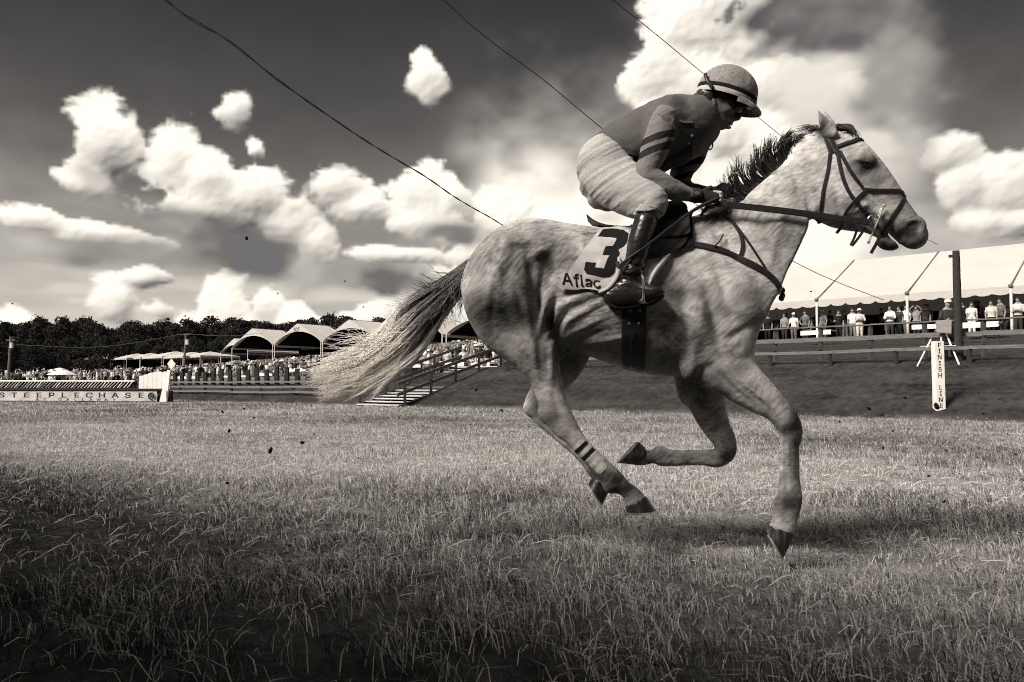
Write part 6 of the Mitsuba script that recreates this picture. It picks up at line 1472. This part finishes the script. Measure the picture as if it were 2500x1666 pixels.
# folding tables with pale cloths on the terraces
for i in range(40):
    px = PR.uniform(420, 1225) if i < 36 else PR.uniform(1990, 2480); n = PR.uniform(33, 44) if i < 36 else PR.uniform(42, 46); u = u_at(px, n)
    b = un(u, n); k = thing('table', 'pale covered folding table ' + next(w for lim, w in WHERE if px < lim) + (', nearer' if n < 38.5 else ', farther') if i < 36 else 'pale covered table behind the right fence', 'table', 'pale tables among the crowd' if i < 36 else 'pale tables behind the right fence'); add(k, bar(b - UV * .8 + [0, 0, .72], b + UV * .8 + [0, 0, .72], .75, .05), 'cloth_white')
    part(k, 'skirt', bar(b - UV * .8 + NV * -.38 + [0, 0, .60], b + UV * .8 + NV * -.38 + [0, 0, .60], .01, .18), 'cloth_white')
    for a in (-.7, .7): part(k, 'leg', bar(b + UV * a, b + UV * a + [0, 0, .7], .04), 'cloth_dark')

# ---------------------------------------------------------------- trees, poles and cables
TR = np.random.default_rng(33)
matte('bark', proc(lambda p, n, uv: mi.Color3f(1, .97, .93) * (.03 + .05 * fbm(p.x * 3, p.y * 3, p.z * 1.2, 2))), .95, .1)
scene['leaf'] = {'type': 'principledthin', 'base_color': proc(lambda p, n, uv: mi.Color3f(1, .98, .93) * (.022 + .035 * fbm(p.x * 1.1, p.y * 1.1, p.z * 1.1, 2))), 'roughness': .7, 'diff_trans': .25, 'spec_trans': 0.0, 'eta': 1.4}


def tree_mesh(h, w, seed, low=.30, nclump=70, per=42, leaf=.34):
    r = np.random.default_rng(seed); V, F, k = [], [], 0; trunk = [tube(spline(np.array([[0, 0, -.3], [r.normal(0, .15), r.normal(0, .15), h * .45], [r.normal(0, .3), r.normal(0, .3), h * .88]]), 9), np.linspace(.30, .06, 9) * h / 13, 8)]
    C = []
    for i in range(nclump):
        x = r.uniform(0, 1)**.8; z = h * (low + (1 - low) * x); env = w * (np.sin(np.pi * min(1, .18 + .80 * x))**.7) * r.uniform(.35, 1.05); a = r.uniform(0, 2 * np.pi); c = np.array([np.cos(a) * env, np.sin(a) * env, z + r.normal(0, .3)]); C.append((c, r.uniform(.55, 1.25) * w * .34))
        if i % 5 == 0: trunk.append(tube(np.array([[0, 0, max(h * .25, z - env * .7)], c * [.6, .6, 1] - [0, 0, .25], c]), [.09, .06, .03], 5))
    for c, s in C:
        p = r.normal(0, 1, (per, 3)); p /= np.linalg.norm(p, axis=1, keepdims=True) + 1e-9; p = c + p * s * r.uniform(.35, 1, (per, 1))**.6 * [1, 1, .62]
        d1 = r.normal(0, 1, (per, 3)); d1 /= np.linalg.norm(d1, axis=1, keepdims=True); d2 = np.cross(d1, r.normal(0, 1, (per, 3))); d2 /= np.linalg.norm(d2, axis=1, keepdims=True) + 1e-9; L = leaf * r.uniform(.5, 1.2, (per, 1))
        v = np.stack([p - d1 * L, p + d2 * L * .55, p + d1 * L, p - d2 * L * .55], 1).reshape(-1, 3); i0 = np.arange(per) * 4 + k; V.append(v); F.append(np.stack([i0, i0 + 1, i0 + 2], 1)); F.append(np.stack([i0, i0 + 2, i0 + 3], 1)); k += len(v)
    return (np.vstack(V), np.vstack(F)), cat(*trunk)


KIND = []
for i in range(7):
    tall = i in (2, 5); cr, tk = tree_mesh(13.0, 3.0 if tall else 4.2, 50 + i, .46 if tall else .22, 60 if tall else 95); KIND.append((mikit.ply(cr, 'leaf'), mikit.ply(tk, 'bark', smooth=40)))


def tree(pos, s, kind, rot, label, group):
    k = thing('tree', label, 'tree', group); M = T().translate([float(x) for x in pos]).rotate([0, 0, 1], rot).scale([s * 1.0, s, s]); scene[k + '__crown'] = {**KIND[kind][0], 'to_world': M}; scene[k + '__trunk'] = {**KIND[kind][1], 'to_world': M}; return k


# the skyline of the treeline: picture column, row of its top
TWHERE = [(0, 'beyond the left edge'), (50, 'by the pale utility pole'), (100, 'right of the pale utility pole'), (160, 'above the flat parasol'), (220, 'above the jump slats'), (290, 'above the leftmost canopies'), (350, 'above the middle canopies'), (410, 'above the diamond sign'), (470, 'by the dark utility pole'), (540, 'above the end tent'), (620, 'over the second gabled tent'), (680, 'left of the lettered tent'), (740, 'over the lettered tent'), (810, 'right of the lettered tent'), (880, 'over the tent before the tail'), (960, 'above the tail'), (99999, 'behind the horse')]
twhere = lambda px: next(w for lim, w in TWHERE if px < lim)
SKY = [(-80, 800), (-30, 798), (8, 792), (28, 797), (60, 792), (97, 782), (128, 800), (150, 781), (175, 790), (214, 792), (245, 800), (268, 808), (300, 805), (330, 797), (362, 800), (395, 790), (428, 796), (455, 786), (480, 793), (514, 780), (535, 798), (560, 806), (588, 787), (618, 788), (645, 792), (662, 798), (690, 796), (712, 793), (735, 786), (760, 784), (800, 776), (838, 778), (870, 795), (905, 790), (940, 792), (985, 790), (1020, 795)]
for i, (px, py) in enumerate(SKY):
    Y = 160 + TR.uniform(-8, 8); b = at_depth(px, 930, Y); b[2] = 2.2; top_ = at_depth(px, py, Y)[2]; kd = 2 if i % 5 == 2 else (5 if i % 7 == 4 else [0, 1, 3, 4, 6][i % 5])
    tree(b, (top_ - b[2]) / 13.0, kd, float(TR.uniform(0, 360)), ('tall slender dark tree rising from the treeline ' if kd in (2, 5) else 'broad dark crowned tree on the skyline ') + ('(lower) ' if 0 else '') + twhere(px), 'slender trees of the treeline' if kd in (2, 5) else 'broad trees of the treeline')
for i in range(46):                               # second and third rows that close the gaps low down
    px = -160 + i * 30 + TR.uniform(-10, 10); Y = 170 + (i % 3) * 8 + TR.uniform(-3, 3); b = at_depth(px, 930, Y); b[2] = 2.4; tree(b, float(TR.uniform(.80, .96)), [0, 1, 3, 4, 6][i % 5], float(TR.uniform(0, 360)), 'broad dark tree of the ' + ['second', 'third', 'rearmost'][i % 3] + ' row ' + twhere(px), 'broad trees of the treeline')
for i in range(26):
    px = -140 + i * 44 + TR.uniform(-8, 8); Y = 146 + TR.uniform(-3, 3); b = at_depth(px, 930, Y); b[2] = 1.9; tree(b, float(TR.uniform(.46, .60)), [0, 1, 3, 4, 6][i % 5], float(TR.uniform(0, 360)), 'low dark tree at the foot of the treeline ' + twhere(px), 'low trees at the foot of the treeline')
# added unseen trees, placed behind and to the left to shade the near grass
for i, (gx_, gy_, hh_) in enumerate(((-5.0, 6.0, 6.4), (-3.4, 4.9, 6.8), (-2.0, 3.9, 6.2), (-.7, 3.1, 6.6), (.5, 2.4, 6.4), (-6.0, 4.2, 7.5), (-3.0, 2.0, 7.5), (-.8, 1.2, 7.5), (-4.2, 5.2, 5.6), (-2.7, 4.1, 5.8), (-1.2, 3.3, 5.6), (.2, 2.6, 5.8), (1.5, 2.1, 5.8), (2.8, 1.7, 6.0), (-4.6, 3.0, 7.2), (-1.8, 2.2, 7.0), (.9, .9, 7.2), (-7.0, 6.6, 6.8), (2.6, .4, 7.2))):
    b = np.array([gx_ - .83 * hh_ * 1.15 * 1.05, gy_ - .56 * hh_ * 1.15 * 1.05, 0]); b[2] = gxy(b[0], b[1]); tree(b, hh_ / 13.0 * 1.15, [0, 1, 3, 4, 6][i % 5], float(TR.uniform(0, 360)), 'added unseen tree behind the camera that shades the near grass', 'added shade trees out of view')
for i, (x_, y_, hh_) in enumerate(((-2.3, -1.7, 6.2), (2.7, -1.2, 6.6), (.2, -2.8, 6.8), (4.7, .1, 6.4), (-5.0, -1.0, 4.8), (-1.0, -4.6, 7.6), (3.2, -4.0, 7.4), (6.4, -2.4, 7.0))):  # added unseen trees, close by to keep sky light off the foreground
    tree(np.array([x_, y_, float(gxy(x_, y_))]), hh_ / 13.0, [0, 1, 3, 4, 6][i % 5], float(TR.uniform(0, 360)), 'added unseen tree by the camera that blocks sky light from the grass', 'added shade trees out of view')
for px, pt, pb, Y, lb in ((24, 822, 900, 92, 'pale utility pole at the left edge before the trees'), (452, 815, 880, 96, 'dark utility pole left of the smallest gabled tent')):
    a, b = at_depth(px + 2, pt, Y), at_depth(px - 3, pb, Y); k = thing('utility_pole', lb, 'utility pole'); add(k, tube(np.array([b - [0, 0, 1.5], a]), [.16, .12], 8), 'wood_grey', 40); part(k, 'crossarm', bar(a - [.5, 0, .4 if px < 100 else .1], a + [.5, 0, -.4 if px < 100 else -.1], .10, .12), 'wood_grey'); part(k, 'transformer', bar(a + [.2, -.1, -1.3], a + [.2, -.1, -.7], .3, .3, ch=.06), 'tent_pole')
    if px < 100: pa = a - [0, 0, .9]
    else:
        k = thing('power_line', 'thin power line between the two utility poles before the trees', 'cable'); q = spline(np.array([pa, (pa + a) / 2 - [0, 0, .9], a]), 24); add(k, tube(q, .022, 4), 'wood_grey', True); k = thing('power_line', 'thin power line running right from the dark utility pole', 'cable'); e = at_depth(640, 814, 92); add(k, tube(spline(np.array([a, (a + e) / 2 - [0, 0, .3], e]), 16), .02, 4), 'wood_grey', True)
# the three cables overhead, each between a mast behind us and the stands
matte('cable_black', .010, .6, .3)


def cable(pts, r, label, name='overhead_cable'):
    """pts: (pixel x, pixel y, depth)"""
    P = np.array([at_depth(x, y, Y) for x, y, Y in pts]); q = spline(P, 90); k = thing(name, label, 'cable'); return k, q


k, q = cable([(395, -8, 7), (455, 40, 8), (552, 96, 9.4), (680, 197, 11.6), (808, 287, 14), (882, 337, 16), (956, 383, 18.5), (1036, 430, 21.5), (1105, 478, 25), (1158, 510, 28.5), (1196, 531, 31), (1236, 556, 34)], .008, 'twisted double black cable slanting down behind the horse\'s rump'); x = np.linspace(0, 60, 90)
wv = .012 * np.sin(x * .9); add(k, cat(tube(q + np.stack([0 * x, wv, np.cos(x * .9) * .012], 1), np.linspace(.0062, .016, 90), 5), tube(q - np.stack([0 * x, wv, np.cos(x * .9) * .012], 1), np.linspace(.0062, .016, 90), 5)), 'cable_black', True)
k, q = cable([(1070, -12, 8), (1160, 70, 9.5), (1330, 198, 13), (1461, 307, 17), (1700, 500, 24), (1955, 648, 33), (2061, 696, 40), (2157, 733, 45)], .01, 'single black cable passing behind the jockey to the right marquee'); add(k, tube(q, np.linspace(.006, .020, 90), 5), 'cable_black', True)
k, q = cable([(1486, -8, 9), (1600, 83, 11), (1711, 175, 14), (1838, 276, 18), (1902, 328, 21), (2100, 474, 28), (2262, 584, 34), (2290, 598, 35)], .01, 'thin cable passing behind the jockey\'s helmet and the horse\'s nose'); add(k, tube(q, np.linspace(.0052, .012, 90), 5), 'cable_black', True)
# clods of turf thrown up by the hooves
matte('soil', proc(lambda p, n, uv: mi.Color3f(1, .95, .9) * (.008 + .02 * fbm(p.x * 60, p.y * 60, p.z * 60, 2))), .95, .1)
CL = [(738, 1081, 4.6, 10), (660, 1100, 4.5, 14), (2122, 998, 3.2, 9), (2153, 1014, 3.2, 7), (2286, 992, 3.6, 15), (2268, 1162, 3.4, 7), (2156, 1094, 3.3, 7), (2310, 1100, 3.5, 4), (2180, 1052, 3.5, 4), (1225, 1002, 5.0, 7), (1163, 952, 4.8, 8), (602, 582, 4.4, 6), (410, 779, 4.8, 5), (678, 717, 4.5, 3), (842, 687, 4.6, 3), (887, 750, 4.5, 3), (543, 1006, 5.0, 5), (596, 998, 4.8, 4), (560, 1052, 4.6, 6), (2210, 972, 3.4, 5), (2290, 1050, 3.5, 3), (2400, 1010, 3.3, 4), (2440, 975, 3.4, 3), (2330, 960, 3.6, 4),
      (1980, 712, 4.4, 3), (452, 772, 4.7, 3), (531, 774, 4.7, 2.5), (767, 1060, 5, 4), (760, 990, 5, 3), (620, 1020, 4.6, 4), (2050, 1030, 3.6, 4), (2480, 1110, 3.2, 4), (2390, 960, 3.5, 3), (2460, 1060, 3.4, 3), (640, 970, 5, 3), (700, 1010, 4.9, 3), (555, 1180, 4.2, 6), (2305, 1225, 3.3, 5), (30, 742, 4.6, 3), (715, 900, 4.8, 3)]
for i, (px, py, Y, s) in enumerate(CL):
    c = at_depth(px, py, Y); c[2] = max(c[2], gxy(c[0], c[1]) + .03); r = s / FPX * Y * (.42 if s > 6 else .6); v, f = ball((0, 0, 0), 1, 2); v = v * (.55 + 1.0 * meshkit.fbm(v * 1.3 + i * 3.1, 3, i))[:, None] * np.array([1, .8, .65]) * r * 1.3; a = i * 1.3; v = np.stack([v[:, 0] * math.cos(a) - v[:, 2] * math.sin(a), v[:, 1], v[:, 0] * math.sin(a) + v[:, 2] * math.cos(a)], 1)
    k = thing('turf_clod', 'dark clod of turf flying through the air behind the horse' if px < 1300 else 'dark clod of turf flying low ahead of the horse', 'clod', 'clods flying behind the horse' if px < 1300 else 'clods flying ahead of the horse'); add(k, (v + c, f), 'soil', 30)
